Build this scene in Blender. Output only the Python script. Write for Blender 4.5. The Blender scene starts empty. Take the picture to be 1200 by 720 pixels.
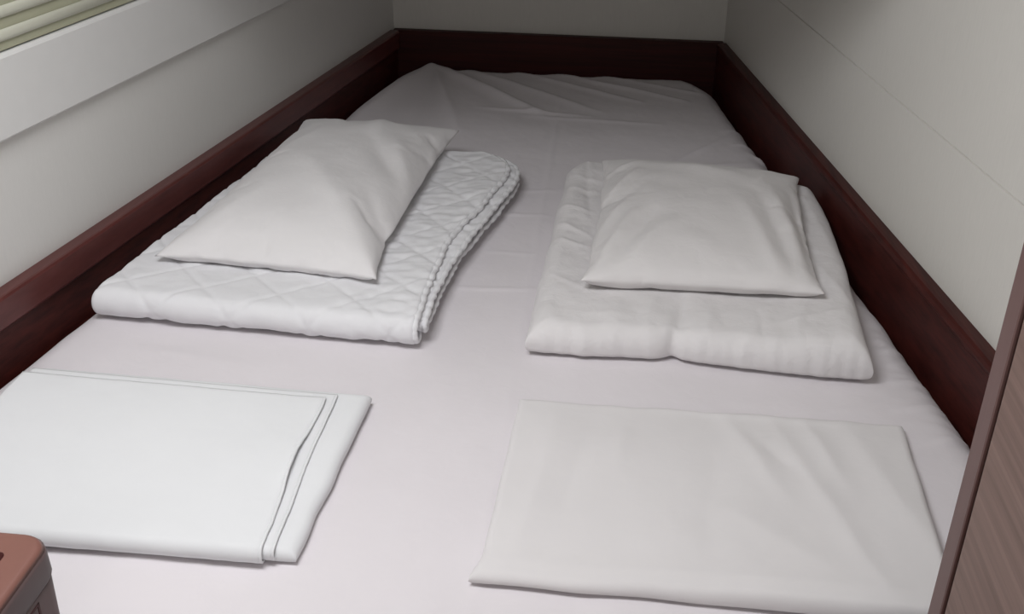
import bpy, bmesh, math, zlib, base64
import numpy as np
from mathutils import Matrix, Vector

SC = bpy.context.scene
COL = SC.collection
# relaxed pillow surfaces: heights in 0.4 mm steps (row differences), plan shifts and underside in mm
PLUMP = dict(top=[124, -2, -2, -2, -2, -2, -3, -3, -4, 5, 1, 1, 0, 0, -1, -1, -4, 3, -1, -1, -1, -2, 0, -1, 0, 0, -5, 4, 2, 1, 1, 0, -3, 4, 2, 1, 2, 1, 0, 4,
3, 1, 2, 1, 0, 1, 1, 122, 26, 0, -1, -1, -2, -4, -7, 3, 3, -1, 3, 0, 1, -1, -4, 1, 0, -1, -2, -2, 0, -1, 0, -1, -7, 5, 2, 1, 1, 1, 1, -1,
-1, 5, 0, -4, 8, 3, 3, 1, 1, 0, 0, -5, 3, -25, 119, 31, 16, 2, 0, 1, -8, 2, 0, -2, 4, 1, -4, 4, 2, -1, -1, -1, -2, -4, 1, -1, -1, 0, -10, 4,
3, 1, 1, 2, 1, 1, 1, 0, -6, 6, -2, 7, 3, 2, 0, -1, -1, -2, -2, -18, -26, 117, 32, 20, 13, 3, 2, 1, -7, 5, 1, 1, -4, 3, -2, 4, 1, -1, -1, -2,
-1, -3, 1, -1, -2, -10, 5, 3, 2, 1, 1, 1, 1, 1, 0, -7, 8, 3, 3, 0, 0, -2, -2, -2, -3, -16, -19, -28, 116, 32, 22, 16, 11, 5, 3, 2, -5, 5, 0, 0,
-4, 5, 1, 0, 0, -1, -1, -1, 0, -3, 0, -1, -9, 3, 4, 1, 2, 1, 1, 0, 1, 1, -3, -2, 9, 0, -1, -2, -3, -3, -4, -13, -16, -22, -29, 116, 31, 23, 18, 14,
10, 5, 4, 4, -3, 3, -2, 2, -2, 4, 0, -1, 0, -1, 0, 0, -2, -2, 1, -4, -7, 9, 1, 1, 1, 1, 1, 0, 1, -5, 5, 3, -3, -2, -4, -3, -5, -11, -13, -18,
-24, -30, 113, 31, 25, 20, 16, 12, 9, 6, 4, 5, 0, 0, -3, 4, 1, -1, 0, 0, 0, -1, 0, 0, -2, 1, -1, -8, 8, 0, 1, 1, 0, 1, 0, -4, 5, 1, -2, -4,
-3, -4, -6, -9, -12, -15, -19, -29, -27, 111, 30, 26, 22, 17, 14, 11, 8, 6, 4, 4, 1, 1, -2, 3, 0, 0, 0, 0, 0, 0, 0, 0, -4, 4, -1, -7, 8, 0, 0, 0,
0, 1, -3, 3, -2, -3, -4, -4, -5, -9, -10, -14, -16, -23, -26, -31, 109, 26, 28, 25, 19, 15, 13, 9, 8, 5, 5, 3, 1, 2, 0, 0, 0, 0, 1, 0, 0, 1, 0, -4,
4, -1, -7, 8, 0, 0, -1, 0, 0, 1, -3, -3, -3, -5, -5, -7, -10, -12, -15, -19, -25, -22, -29, 107, 29, 23, 27, 21, 17, 14, 11, 8, 7, 5, 4, 3, 1, 2, 0, 0,
1, 0, 0, 1, 1, 1, -2, 2, -1, -5, 6, -1, -1, 0, -1, 0, -2, -3, -3, -4, -5, -6, -9, -11, -13, -17, -20, -24, -27, -23, 103, 31, 26, 22, 24, 18, 16, 12, 10, 8,
6, 4, 3, 3, 1, 1, 1, 1, 0, 1, 0, 1, 1, 1, -2, 2, -3, 3, -2, -1, -1, -1, -1, -2, -4, -3, -5, -5, -8, -9, -12, -15, -19, -22, -26, -17, -27, 103, 28, 26,
25, 23, 19, 17, 14, 11, 9, 6, 5, 4, 3, 2, 2, 1, 0, 1, 1, 0, 1, 1, 1, -2, 3, 1, -3, -1, -1, -2, -1, -2, -3, -3, -4, -5, -6, -9, -10, -13, -18, -21,
-24, -13, -24, -28, 100, 22, 27, 21, 27, 26, 19, 15, 12, 10, 8, 5, 5, 3, 2, 2, 1, 1, 1, 1, 0, 1, 1, 1, 0, 1, 0, -2, -2, -1, -2, -2, -2, -3, -4, -4,
-5, -7, -8, -11, -22, -18, -18, -12, -22, -24, -29, 95, 25, 20, 28, 18, 23, 27, 23, 14, 11, 8, 6, 4, 4, 2, 2, 2, 1, 1, 1, 0, 1, 1, 0, 1, 0, -1, -1, -2,
-1, -2, -2, -3, -3, -4, -4, -6, -6, -9, -19, -11, -16, -16, -21, -23, -25, -29, 91, 26, 28, 21, 26, 23, 9, 23, 25, 16, 9, 6, 5, 4, 2, 2, 2, 1, 1, 1, 1, 0,
1, 0, 0, 0, -1, -1, -1, -2, -2, -2, -3, -3, -4, -5, -6, -9, -13, -8, -15, -15, -23, -22, -20, -26, -31, 104, 19, 28, 24, 24, 21, 16, 9, 16, 25, 16, 6, 6, 3, 2,
3, 1, 1, 1, 1, 1, 1, 0, 0, 0, 0, -1, -1, -2, -1, -3, -2, -3, -3, -4, -6, -8, -9, -8, -13, -14, -16, -20, -21, -25, -29, -31, 108, 27, 20, 26, 20, 22, 18, 16,
13, 7, 22, 15, 4, 4, 2, 2, 2, 1, 1, 1, 1, 0, 1, 0, -1, 0, -1, -1, -1, -2, -2, -3, -3, -4, -4, -6, -7, -9, -12, -12, -15, -17, -18, -21, -30, -28, -28, 112,
27, 25, 23, 20, 19, 17, 17, 15, 13, 6, 15, 16, 2, 2, 2, 1, 2, 1, 1, 0, 1, 0, 0, -1, 0, -1, -1, -2, -1, -3, -2, -4, -4, -5, -6, -8, -10, -10, -14, -15,
-17, -19, -20, -25, -27, -29, 116, 26, 24, 21, 22, 19, 17, 17, 15, 15, 13, 12, 10, 4, 2, 2, 1, 1, 1, 1, 1, 0, 0, 0, 0, -1, 0, -2, -1, -2, -2, -3, -3, -5,
-5, -7, -7, -10, -13, -14, -17, -16, -21, -21, -22, -25, -29, 116, 28, 23, 23, 20, 19, 18, 16, 15, 14, 10, 11, 12, 7, 4, 2, 1, 2, 1, 1, 0, 1, 0, 0, -1, 0, -1,
-1, -2, -2, -2, -3, -4, -4, -6, -6, -11, -17, -9, -19, -17, -12, -24, -21, -20, -18, -30, 115, 26, 27, 24, 18, 19, 19, 16, 14, 13, 13, 10, 7, 10, 6, 3, 2, 1, 1, 1,
1, 0, 1, 0, -1, 0, -1, -2, -1, -2, -2, -3, -4, -5, -6, -9, -15, -8, -17, -10, -17, -22, -14, -19, -20, -27, -27, 112, 31, 22, 25, 24, 18, 17, 15, 15, 13, 11, 11, 9,
7, 7, 4, 2, 2, 2, 1, 0, 1, 0, 0, 0, -1, -1, -1, -1, -2, -3, -3, -4, -5, -10, -9, -7, -10, -13, -14, -16, -17, -20, -20, -23, -25, -29, 117, 28, 24, 24, 20, 20,
16, 16, 14, 12, 12, 10, 9, 8, 6, 5, 3, 3, 1, 2, 0, 1, 0, 0, 0, -1, 0, -2, -1, -2, -3, -3, -4, -6, -6, -9, -10, -12, -13, -14, -15, -18, -19, -21, -22, -25,
-29, 117, 27, 27, 22, 21, 19, 17, 15, 14, 12, 12, 10, 9, 7, 7, 5, 4, 3, 2, 1, 1, 1, 0, 0, 0, 0, -1, -2, -1, -2, -3, -4, -4, -6, -7, -9, -10, -11, -13,
-14, -16, -17, -19, -21, -23, -25, -29, 117, 30, 24, 23, 20, 19, 17, 15, 14, 12, 11, 10, 9, 8, 7, 5, 4, 3, 3, 1, 2, 0, 1, 0, 0, -1, -1, -1, -2, -2, -3, -4,
-5, -6, -7, -8, -10, -11, -13, -14, -16, -18, -19, -21, -23, -25, -29, 118, 29, 25, 22, 20, 19, 17, 15, 14, 12, 11, 10, 9, 8, 6, 6, 4, 4, 2, 2, 2, 1, 0, 0, 0,
0, -1, -1, -2, -3, -3, -4, -5, -6, -7, -9, -10, -11, -12, -15, -15, -18, -19, -21, -24, -25, -29, 118, 30, 24, 22, 21, 18, 17, 15, 14, 12, 11, 10, 9, 7, 7, 6, 4, 4,
3, 2, 2, 1, 0, 1, 0, -1, -1, -1, -2, -2, -4, -4, -5, -6, -8, -8, -10, -11, -13, -14, -16, -17, -20, -21, -24, -25, -29, 118, 30, 24, 22, 21, 18, 17, 15, 14, 12, 11,
10, 8, 8, 7, 6, 5, 3, 3, 3, 1, 2, 0, 1, 0, -1, -1, -1, -2, -2, -3, -5, -5, -6, -8, -8, -10, -12, -12, -14, -16, -18, -19, -22, -23, -26, -29, 118, 29, 25, 22,
21, 18, 17, 15, 14, 12, 11, 10, 8, 8, 7, 6, 5, 4, 3, 2, 2, 1, 1, 0, 1, -1, -1, -1, -2, -2, -3, -5, -5, -6, -8, -9, -10, -11, -13, -14, -16, -17, -20, -21,
-24, -25, -29, 118, 29, 24, 23, 21, 18, 17, 15, 14, 12, 11, 10, 8, 8, 7, 6, 5, 4, 3, 2, 2, 2, 1, 0, 0, 0, -1, -1, -2, -2, -3, -4, -6, -6, -8, -9, -10,
-11, -13, -14, -16, -18, -19, -22, -23, -26, -29, 117, 27, 27, 23, 21, 18, 17, 15, 14, 12, 11, 10, 8, 8, 7, 6, 4, 5, 3, 2, 2, 2, 1, 0, 1, -1, 0, -1, -2, -2,
-3, -4, -5, -7, -8, -9, -10, -11, -13, -15, -15, -18, -20, -22, -22, -26, -30, 117, 29, 23, 25, 21, 18, 17, 15, 14, 12, 11, 10, 9, 7, 7, 5, 5, 4, 4, 2, 2, 2, 1,
1, 0, 0, -1, -1, -1, -2, -3, -4, -5, -7, -7, -10, -10, -12, -12, -15, -20, -20, -26, -23, -23, -15, -26, 116, 30, 25, 20, 21, 22, 16, 15, 14, 12, 11, 10, 9, 7, 7, 5,
5, 4, 4, 2, 2, 2, 1, 1, 0, 0, -1, -1, -1, -2, -3, -3, -5, -6, -8, -9, -10, -14, -13, -24, -20, -20, -13, -21, -23, -30, -27, 116, 30, 24, 23, 21, 17, 18, 16, 14,
12, 11, 10, 8, 8, 7, 5, 5, 4, 3, 3, 2, 2, 1, 0, 1, 0, -1, -1, -1, -2, -3, -3, -4, -10, -6, -11, -12, -19, -15, -14, -8, -19, -19, -23, -23, -26, -30, 116, 29,
25, 23, 21, 19, 17, 15, 13, 13, 11, 10, 8, 8, 6, 6, 5, 4, 3, 3, 2, 1, 1, 1, 0, 0, 0, -1, -2, -2, -2, -3, -4, -7, -13, -13, -12, -7, -12, -13, -18, -18,
-20, -22, -23, -25, -29, 116, 29, 25, 23, 21, 18, 17, 15, 14, 13, 11, 9, 9, 8, 6, 6, 5, 4, 3, 2, 2, 2, 1, 0, 1, 0, -1, -1, -2, -2, -2, -4, -5, -5, -7,
-11, -10, -13, -14, -15, -17, -18, -20, -21, -23, -25, -29, 116, 29, 25, 23, 21, 18, 17, 15, 14, 12, 11, 10, 9, 8, 6, 6, 5, 3, 3, 3, 2, 1, 1, 1, 0, 0, -1, -1,
-2, -2, -3, -3, -5, -7, -8, -8, -11, -12, -13, -15, -16, -18, -20, -21, -23, -26, -29, 117, 29, 25, 22, 20, 19, 17, 15, 14, 12, 11, 10, 9, 8, 6, 6, 4, 4, 3, 2, 2,
1, 1, 1, 0, 0, -1, -1, -2, -2, -3, -4, -5, -6, -8, -9, -10, -11, -13, -15, -16, -18, -20, -21, -23, -25, -29, 117, 29, 25, 22, 20, 19, 17, 15, 14, 12, 11, 10, 9, 8,
6, 6, 4, 3, 3, 2, 2, 1, 1, 1, 0, 0, -1, -1, -2, -3, -3, -4, -5, -6, -7, -9, -10, -11, -13, -14, -16, -18, -19, -21, -24, -25, -29, 114, 31, 25, 23, 20, 19, 17,
15, 14, 12, 11, 10, 9, 8, 6, 5, 4, 4, 2, 2, 2, 1, 1, 1, 0, -1, -1, -1, -2, -2, -4, -4, -5, -6, -7, -8, -10, -11, -12, -14, -16, -17, -20, -21, -23, -26, -29,
114, 28, 26, 24, 21, 18, 17, 16, 13, 12, 12, 11, 9, 7, 6, 5, 4, 3, 2, 2, 2, 1, 1, 0, 0, 0, -1, -1, -2, -3, -3, -4, -5, -6, -7, -8, -9, -11, -13, -14,
-14, -18, -20, -21, -23, -27, -28, 114, 28, 24, 26, 20, 19, 18, 11, 12, 13, 13, 12, 12, 6, 5, 5, 4, 3, 2, 2, 1, 1, 1, 1, 0, -1, -1, -1, -2, -3, -3, -4, -5,
-6, -7, -8, -9, -10, -12, -13, -18, -19, -16, -21, -25, -23, -31, 112, 31, 25, 22, 21, 19, 18, 16, 15, 12, 12, 10, 7, 7, 5, 5, 3, 3, 2, 2, 2, 1, 0, 1, 0, -1,
-1, -1, -2, -2, -4, -3, -5, -6, -7, -8, -9, -10, -12, -14, -14, -18, -23, -18, -22, -27, -27, 113, 27, 26, 23, 20, 18, 14, 17, 21, 13, 10, 9, 8, 7, 5, 4, 3, 3, 3,
1, 2, 1, 0, 1, 0, -1, -1, -1, -2, -2, -3, -4, -5, -6, -6, -8, -9, -11, -11, -13, -15, -17, -20, -24, -22, -21, -30, 112, 30, 23, 21, 20, 14, 21, 22, 13, 15, 11, 8,
8, 6, 5, 4, 3, 3, 2, 2, 2, 1, 0, 0, 0, 0, -1, -1, -2, -2, -3, -4, -4, -6, -7, -7, -10, -10, -11, -14, -14, -17, -18, -20, -23, -24, -30, 114, 23, 21, 22, 22,
25, 20, 16, 15, 11, 8, 10, 9, 6, 5, 4, 3, 3, 2, 2, 1, 1, 1, 0, 0, -1, -1, -1, -2, -2, -2, -4, -4, -5, -7, -8, -8, -11, -12, -13, -14, -16, -18, -21, -25,
-28, -22, 114, 28, 23, 23, 22, 20, 18, 14, 11, 12, 13, 10, 6, 6, 5, 3, 4, 2, 2, 2, 1, 1, 1, 0, 0, -1, 0, -2, -1, -2, -3, -3, -4, -5, -6, -7, -11, -9,
-12, -13, -14, -16, -18, -21, -26, -25, -31, 115, 28, 25, 22, 22, 19, 14, 14, 16, 13, 10, 8, 6, 6, 4, 4, 3, 2, 3, 1, 1, 1, 1, 0, 0, -1, -1, -1, -1, -2, -3,
-3, -3, -4, -6, -9, -7, -12, -11, -13, -14, -17, -18, -22, -22, -26, -30, 115, 27, 27, 23, 21, 17, 18, 15, 13, 11, 9, 8, 6, 5, 4, 4, 3, 2, 2, 2, 1, 1, 0, 0,
0, 0, -1, -1, -2, -2, -2, -3, -3, -4, -4, -8, -10, -8, -14, -12, -15, -17, -19, -20, -22, -26, -29, 116, 29, 25, 22, 21, 19, 17, 14, 11, 11, 11, 6, 5, 5, 4, 3, 3,
3, 2, 1, 1, 1, 0, 0, 0, -1, 0, -1, -1, -2, -3, -2, -4, -3, -5, -4, -8, -11, -12, -14, -15, -17, -19, -21, -22, -25, -29, 113, 31, 26, 22, 21, 15, 19, 16, 13, 10,
7, 6, 5, 4, 4, 3, 3, 3, 2, 1, 1, 0, 0, 0, 0, 0, -1, 0, -1, -2, -3, -2, -4, -3, -4, -8, -3, -16, -8, -12, -16, -17, -19, -20, -23, -24, -28, 112, 30, 15,
23, 27, 21, 17, 12, 19, 7, 6, 6, 5, 4, 4, 3, 3, 3, 2, 0, 0, 0, 0, 0, 0, 0, 0, 0, -1, -2, -2, -3, -3, -4, -4, -5, -8, -6, -19, -16, -7, -16, -18,
-21, -22, -25, -28, 112, 19, 29, 23, 17, 25, 14, 22, 9, 9, 6, 5, 5, 4, 4, 3, 4, 3, 0, 0, 0, -1, 0, 0, 0, 0, -1, 1, 0, -1, -2, -3, -3, -3, -4, -6,
-6, -9, -8, -17, -22, -8, -16, -24, -23, -21, -28, 105, 31, 28, 23, 19, 16, 24, 11, 10, 7, 6, 5, 4, 4, 4, 3, 4, -2, 4, -1, 0, -1, 0, 0, 0, 0, 0, 0, -3,
3, -1, -2, -3, -4, -4, -4, -6, -7, -10, -11, -17, -26, -10, -18, -23, -25, -30, 111, 29, 26, 23, 21, 20, 13, 11, 8, 7, 5, 5, 4, 3, 4, 3, 3, -5, 6, -1, -1, 0,
0, 0, 0, 0, -1, 1, -5, 4, 2, -2, -3, -3, -4, -4, -5, -7, -8, -11, -14, -18, -27, -13, -19, -28, -24, 112, 29, 27, 22, 21, 15, 14, 10, 7, 6, 4, 4, 4, 3, 3,
3, -6, 8, 0, -1, 0, -1, 0, 0, 0, 0, 0, 0, -1, -5, 6, 2, -2, -3, -3, -4, -5, -6, -7, -10, -12, -15, -21, -27, -23, -15, -26, 114, 29, 25, 23, 17, 16, 12, 8,
7, 4, 4, 4, 2, 3, 3, -2, -6, 11, -1, 0, -1, 0, 0, 0, 0, 0, 0, 0, -1, -6, 3, 7, 0, -3, -3, -3, -4, -5, -6, -8, -11, -14, -17, -21, -25, -27, -21, 114,
31, 24, 20, 19, 13, 10, 7, 5, 3, 3, 3, 1, 2, 0, -9, 10, 3, 0, 0, 0, 0, 0, 0, 0, 0, 0, -1, -1, -2, -3, 10, 1, 0, -6, -1, -4, -3, -5, -6, -9,
-13, -15, -18, -22, -25, -28, 113, 31, 25, 21, 16, 11, 8, 4, 4, 2, 2, 1, 1, 0, -5, -6, 13, 2, 0, 0, 0, 0, 0, 0, 0, 0, 0, 0, 0, -2, -4, 10, -3, -4,
6, -5, 0, -3, -3, -4, -6, -11, -14, -17, -20, -25, -31, 115, 30, 20, 25, 11, 10, 4, 3, 3, 1, 1, 0, -1, -5, -9, 10, 6, 1, 1, 0, 0, 0, 0, 0, 0, 0, 0,
-1, 2, -4, 3, 3, -11, 5, 3, 1, -1, -1, -2, -4, -3, -5, -12, -17, -18, -24, -31, 117, 25, 27, 14, 14, 4, 2, 2, 1, 0, 0, -2, -3, -10, -1, 12, 4, -2, 2, 1,
0, 0, 0, 0, 0, 0, 0, 0, -1, 3, 0, 0, -7, -6, 8, 3, 0, 1, 0, -3, -2, -3, -3, -15, -19, -21, -30, 119, 27, 20, 16, 3, 2, 1, 1, 1, -2, -2, -2, -7,
-10, 10, 4, 5, -3, 3, -1, 0, 0, 0, 1, 0, 0, 0, 0, -1, 2, 0, 0, -8, -8, 8, 5, 2, 0, -2, 3, -1, -2, -1, -2, -21, -19, -27, 121, 26, 18, 3, 1, 1,
0, -1, -2, -6, 0, 0, -11, 4, 0, -1, 10, -1, -1, 1, 0, 0, 0, 0, 0, 0, 1, 0, 1, 0, 0, 0, -11, -1, -1, 8, 2, -3, 4, 3, 0, 1, -2, -4, 3, -25,
-22, 123, 24, 2, 0, 0, -1, -1, -2, -2, -4, -7, 4, -2, -6, -5, 11, 2, 1, -1, 0, 0, 0, 0, 0, 0, 0, 1, 0, 1, 0, 0, -1, -2, -12, 5, 5, 2, 0, -3,
6, 1, 2, 1, -1, -4, 6, -25, 125, -1, -2, -1, -2, -1, -3, -3, 0, -2, -2, -1, -3, -8, 9, 1, 0, -2, 2, 0, 0, 0, 0, 0, 0, 0, 1, 0, 1, 0, 0, 0,
-1, -2, -9, 6, 3, 1, 1, 0, -1, 2, 2, 3, 2, 2, 3],
 shift_x=[-6, -2, 1, 5, 11, 8, 8, 10, 15, 12, 12, 13, 12, 16, 11, 11, 14, 9, 8, 11, 2, -2, -6, -9, -7, -9, -8, -3, -3, -3, -1, -3, -2, 0, 0, 1, 5, 2, 1, 0,
-1, 1, 0, -7, -9, -10, -11, -9, -8, -8, -10, -10, -8, -9, -7, -8, -8, -7, -7, -6, -2, -5, -6, -7, -8, -7, -10, -11, -12, -12, -10, -9, -7, -7, -8, -10, -11, -11, -10, -10,
-10, -9, -9, -8, -8, -8, -9, -10, -10, -11, -12, -12, -11, -10, -8, -8, -7, -6, -8, -9, -11, -11, -11, -11, -11, -11, -11, -11, -11, -9, -11, -11, -12, -12, -12, -12, -11, -9, -8, -8,
-7, -6, -7, -8, -10, -11, -11, -12, -12, -11, -11, -12, -11, -11, -12, -12, -12, -12, -12, -11, -10, -8, -8, -7, -5, -6, -6, -7, -8, -9, -10, -10, -10, -10, -10, -11, -11, -11, -11, -11,
-11, -10, -10, -9, -8, -7, -7, -6, -6, -8, -9, -9, -7, -9, -9, -10, -10, -10, -10, -10, -10, -10, -10, -10, -10, -10, -9, -9, -8, -7, -6, -5, -8, -7, -9, -9, -9, -8, -9, -9,
-9, -9, -9, -9, -9, -9, -9, -9, -9, -9, -9, -8, -7, -6, -6, -6, -7, -8, -8, -8, -8, -8, -8, -8, -9, -9, -9, -9, -9, -9, -9, -9, -8, -8, -8, -7, -6, -6, -6, -6,
-7, -7, -7, -7, -7, -7, -7, -8, -8, -8, -8, -8, -8, -8, -8, -8, -8, -7, -7, -6, -6, -6, -6, -5, -6, -6, -6, -6, -6, -6, -6, -6, -6, -6, -6, -6, -6, -6, -6, -6,
-6, -5, -5, -5, -5, -4, -4, -4, -5, -5, -5, -5, -5, -5, -5, -5, -5, -5, -5, -5, -5, -5, -5, -5, -5, -4, -4, -4, -4, -3, -3, -3, -4, -4, -4, -4, -4, -4, -4, -4,
-4, -4, -4, -4, -4, -4, -4, -4, -4, -4, -3, -3, -3, -2, -2, -2, -2, -2, -2, -2, -2, -2, -2, -2, -2, -2, -2, -2, -2, -2, -2, -2, -2, -2, -1, -1, -1, -1, 0, 0,
-1, -1, -1, -1, -1, -1, -1, -1, -1, -1, -1, -1, -1, -1, -1, -1, -1, -1, -1, 0, 0, 0, 1, 1, 0, 0, 0, 0, 0, 0, 0, 0, 0, 0, 0, 0, 0, 0, 0, 0,
0, 0, 0, 1, 0, -2, -2, -1, 1, 1, 1, 1, 1, 1, 1, 1, 1, 1, 1, 1, 1, 1, 1, 1, 1, 1, 1, 0, -1, -1, -1, -1, 2, 2, 2, 2, 2, 2, 2, 2,
2, 2, 2, 2, 2, 2, 2, 2, 2, 2, 1, 1, 0, 0, 0, 0, 4, 4, 4, 4, 4, 4, 4, 4, 4, 4, 4, 4, 4, 4, 4, 4, 4, 4, 3, 3, 2, 2, 2, 2,
4, 5, 5, 5, 5, 5, 5, 5, 5, 5, 5, 5, 5, 5, 5, 5, 5, 4, 4, 4, 3, 3, 3, 3, 5, 5, 6, 6, 5, 6, 6, 6, 6, 6, 6, 6, 6, 6, 6, 6,
6, 5, 5, 5, 4, 4, 3, 3, 7, 7, 7, 7, 7, 7, 8, 8, 8, 8, 8, 8, 8, 8, 8, 8, 8, 7, 7, 6, 6, 5, 5, 5, 7, 7, 7, 7, 8, 8, 9, 9,
9, 9, 9, 9, 9, 9, 9, 9, 8, 8, 8, 7, 7, 6, 6, 5, 8, 8, 8, 8, 9, 9, 10, 10, 10, 10, 10, 10, 10, 10, 10, 10, 9, 9, 9, 8, 8, 7, 6, 5,
8, 9, 9, 9, 9, 10, 10, 10, 11, 11, 11, 11, 10, 10, 10, 10, 10, 10, 10, 9, 9, 8, 7, 6, 9, 7, 9, 10, 10, 11, 11, 11, 11, 11, 11, 11, 11, 11, 11, 11,
11, 11, 10, 9, 8, 9, 8, 7, 8, 8, 10, 11, 12, 12, 12, 13, 13, 12, 12, 12, 12, 12, 11, 12, 12, 12, 12, 11, 10, 10, 10, 8, 9, 9, 10, 12, 12, 13, 12, 12,
10, 11, 11, 11, 11, 11, 11, 11, 12, 12, 12, 12, 10, 9, 8, 8, 10, 10, 11, 12, 12, 12, 11, 8, 9, 9, 9, 9, 9, 9, 9, 8, 10, 11, 12, 12, 11, 10, 9, 9,
10, 11, 13, 13, 12, 10, 8, 2, 6, 6, 7, 7, 7, 7, 6, 7, 5, 7, 10, 11, 12, 12, 10, 9, 10, 12, 11, 10, 7, 3, -2, -2, 0, -1, 0, 0, 0, 0, 1, 0,
-5, -4, 2, 4, 7, 9, 11, 9, 11, 6, 2, -3, -5, -7, -10, -13, -12, -12, -12, -12, -12, -12, -11, -11, -12, -18, -9, -7, -11, -3, 4, 9],
 shift_y=[2, 2, 2, 2, 1, 1, 0, 1, 0, 0, 0, 1, 0, 0, 0, 0, -1, -1, -1, -1, -3, -3, -3, -3, 11, 1, 1, 0, 0, 0, 0, 0, 0, 1, 0, 1, -1, 0, -1, 0,
0, 0, -1, -2, -2, -1, -2, -8, 17, 3, 0, 1, 0, 0, 0, 0, 0, 1, 0, 1, -1, 0, -1, 0, 0, 1, -1, 0, -1, 0, -3, -13, 21, 6, 1, 0, -1, 0, 0, 0,
0, 1, 0, 1, 1, 0, 0, 0, 0, 1, 0, 1, 0, -1, -6, -19, 23, 11, 2, 0, -1, 0, -1, 0, 0, 0, 0, 1, 0, 1, 0, 1, 1, 1, 1, 1, 0, -2, -11, -20,
29, 14, 5, 1, -1, -1, -1, 0, -1, 0, 0, 1, 0, 1, 1, 1, 1, 2, 1, 1, -1, -4, -15, -22, 31, 22, 11, 3, 0, 0, -1, 0, -1, 0, 0, 1, 0, 1, 1, 1,
1, 2, 1, 1, -4, -8, -13, -24, 39, 26, 16, 12, 1, 0, -1, 0, -1, 0, 0, 1, 0, 1, 1, 2, 1, 2, 1, 0, -2, -7, -15, -29, 31, 24, 14, 8, 5, 1, -1, 0,
-1, 0, 0, 1, 0, 1, 1, 2, 1, 2, 1, 0, -3, -7, -21, -34, 28, 19, 11, 7, 3, 1, -1, 0, -1, 0, 0, 1, 0, 1, 1, 2, 1, 2, 1, 0, -4, -8, -16, -29,
29, 19, 11, 6, 3, 1, 0, 0, -1, 0, 0, 1, 0, 1, 1, 2, 1, 2, -1, -3, -6, -10, -17, -28, 29, 18, 11, 6, 3, 1, 0, 0, 0, 0, 0, 1, 1, 1, 1, 2,
1, 2, 0, -1, -5, -9, -17, -29, 29, 18, 10, 6, 3, 2, 0, 0, 0, 0, 0, 1, 1, 1, 1, 2, 1, 1, 0, -1, -5, -9, -17, -29, 29, 17, 10, 6, 3, 2, 0, 0,
0, 0, 0, 1, 1, 1, 1, 2, 1, 1, 0, -1, -5, -9, -18, -30, 29, 18, 10, 6, 3, 2, 0, 0, 0, 0, 0, 1, 1, 1, 1, 2, 1, 1, 0, -1, -5, -9, -18, -30,
29, 18, 10, 6, 3, 2, 0, 0, 0, 0, 0, 1, 1, 1, 1, 2, 1, 1, 0, -2, -5, -10, -18, -31, 30, 18, 11, 6, 3, 2, 0, 0, 0, 0, 0, 1, 1, 1, 1, 2,
1, 1, 0, -2, -10, -13, -22, -37, 30, 18, 10, 6, 3, 2, 0, 0, 0, 0, 0, 1, 1, 1, 1, 2, 1, 1, -2, -2, -6, -11, -19, -31, 29, 18, 10, 6, 3, 2, 0, 0,
0, 0, 0, 1, 1, 1, 1, 2, 1, 1, 0, -2, -5, -10, -18, -30, 29, 18, 10, 6, 3, 2, 0, 0, 0, 0, 0, 1, 1, 1, 1, 2, 1, 1, 0, -1, -5, -9, -18, -30,
30, 19, 10, 6, 3, 2, 0, 0, 0, 0, 0, 1, 1, 1, 1, 2, 1, 2, 0, -1, -4, -9, -17, -29, 32, 18, 11, 6, 3, 1, 0, 0, 0, 1, 0, 1, 1, 2, 1, 2,
1, 2, 0, -1, -4, -10, -16, -28, 31, 19, 12, 8, 3, 1, 0, 0, 0, 1, 0, 1, 1, 2, 1, 2, 2, 2, 1, 0, -3, -7, -15, -27, 28, 18, 10, 5, 3, 1, 0, 0,
0, 1, 0, 1, 1, 2, 1, 2, 2, 2, 1, 0, -3, -7, -17, -31, 28, 16, 8, 5, 1, 1, 0, 0, 0, 1, 0, 1, 1, 2, 1, 2, 2, 2, 1, 0, -3, -7, -15, -26,
32, 16, 8, 4, 1, 1, 0, 0, 0, 1, 0, 1, 1, 2, 1, 2, 2, 2, 2, 0, -3, -7, -15, -25, 29, 19, 12, 5, 1, 1, 0, 1, 0, 1, 1, 1, 1, 2, 1, 2,
2, 2, 2, 1, -5, -7, -16, -25, 27, 14, 6, 2, 1, 1, 0, 1, 1, 1, 1, 1, 1, 2, 1, 2, 2, 2, 2, 2, -1, -10, -14, -25, 23, 11, 4, 2, 1, 2, 1, 2,
1, 1, 1, 1, 1, 2, 2, 2, 1, 2, 1, 2, 0, -3, -12, -21, 24, 9, 3, 2, 2, 3, 2, 3, 0, 1, 1, 1, 1, 2, 2, 2, 1, 1, 1, 1, 1, -1, -7, -23,
16, 6, 3, 3, 3, 4, 3, 2, 0, 1, 1, 1, 1, 2, 2, 2, 1, 0, -1, 0, 0, 0, -4, -16, 10, 4, 4, 5, 4, 4, 2, 2, 0, 1, 1, 1, 1, 2, 2, 2,
0, 1, -1, -1, -2, -1, -2, -9, 6, 6, 5, 5, 4, 4, 4, 1, 1, 1, 1, 1, 1, 2, 2, 2, 2, 1, -2, -1, -2, -3, -4, -4],
 under=[50, 48, 46, 45, 42, 44, 44, 44, 42, 43, 42, 41, 41, 39, 41, 42, 41, 43, 44, 45, 48, 49, 49, 50, 48, 29, 25, 22, 20, 18, 19, 16, 16, 16, 16, 16, 16, 15, 16, 17,
18, 18, 19, 23, 23, 25, 31, 49, 47, 24, 16, 12, 8, 7, 6, 6, 6, 6, 6, 6, 6, 6, 6, 7, 7, 6, 7, 9, 12, 17, 26, 47, 45, 22, 11, 7, 6, 6, 7, 6,
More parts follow.
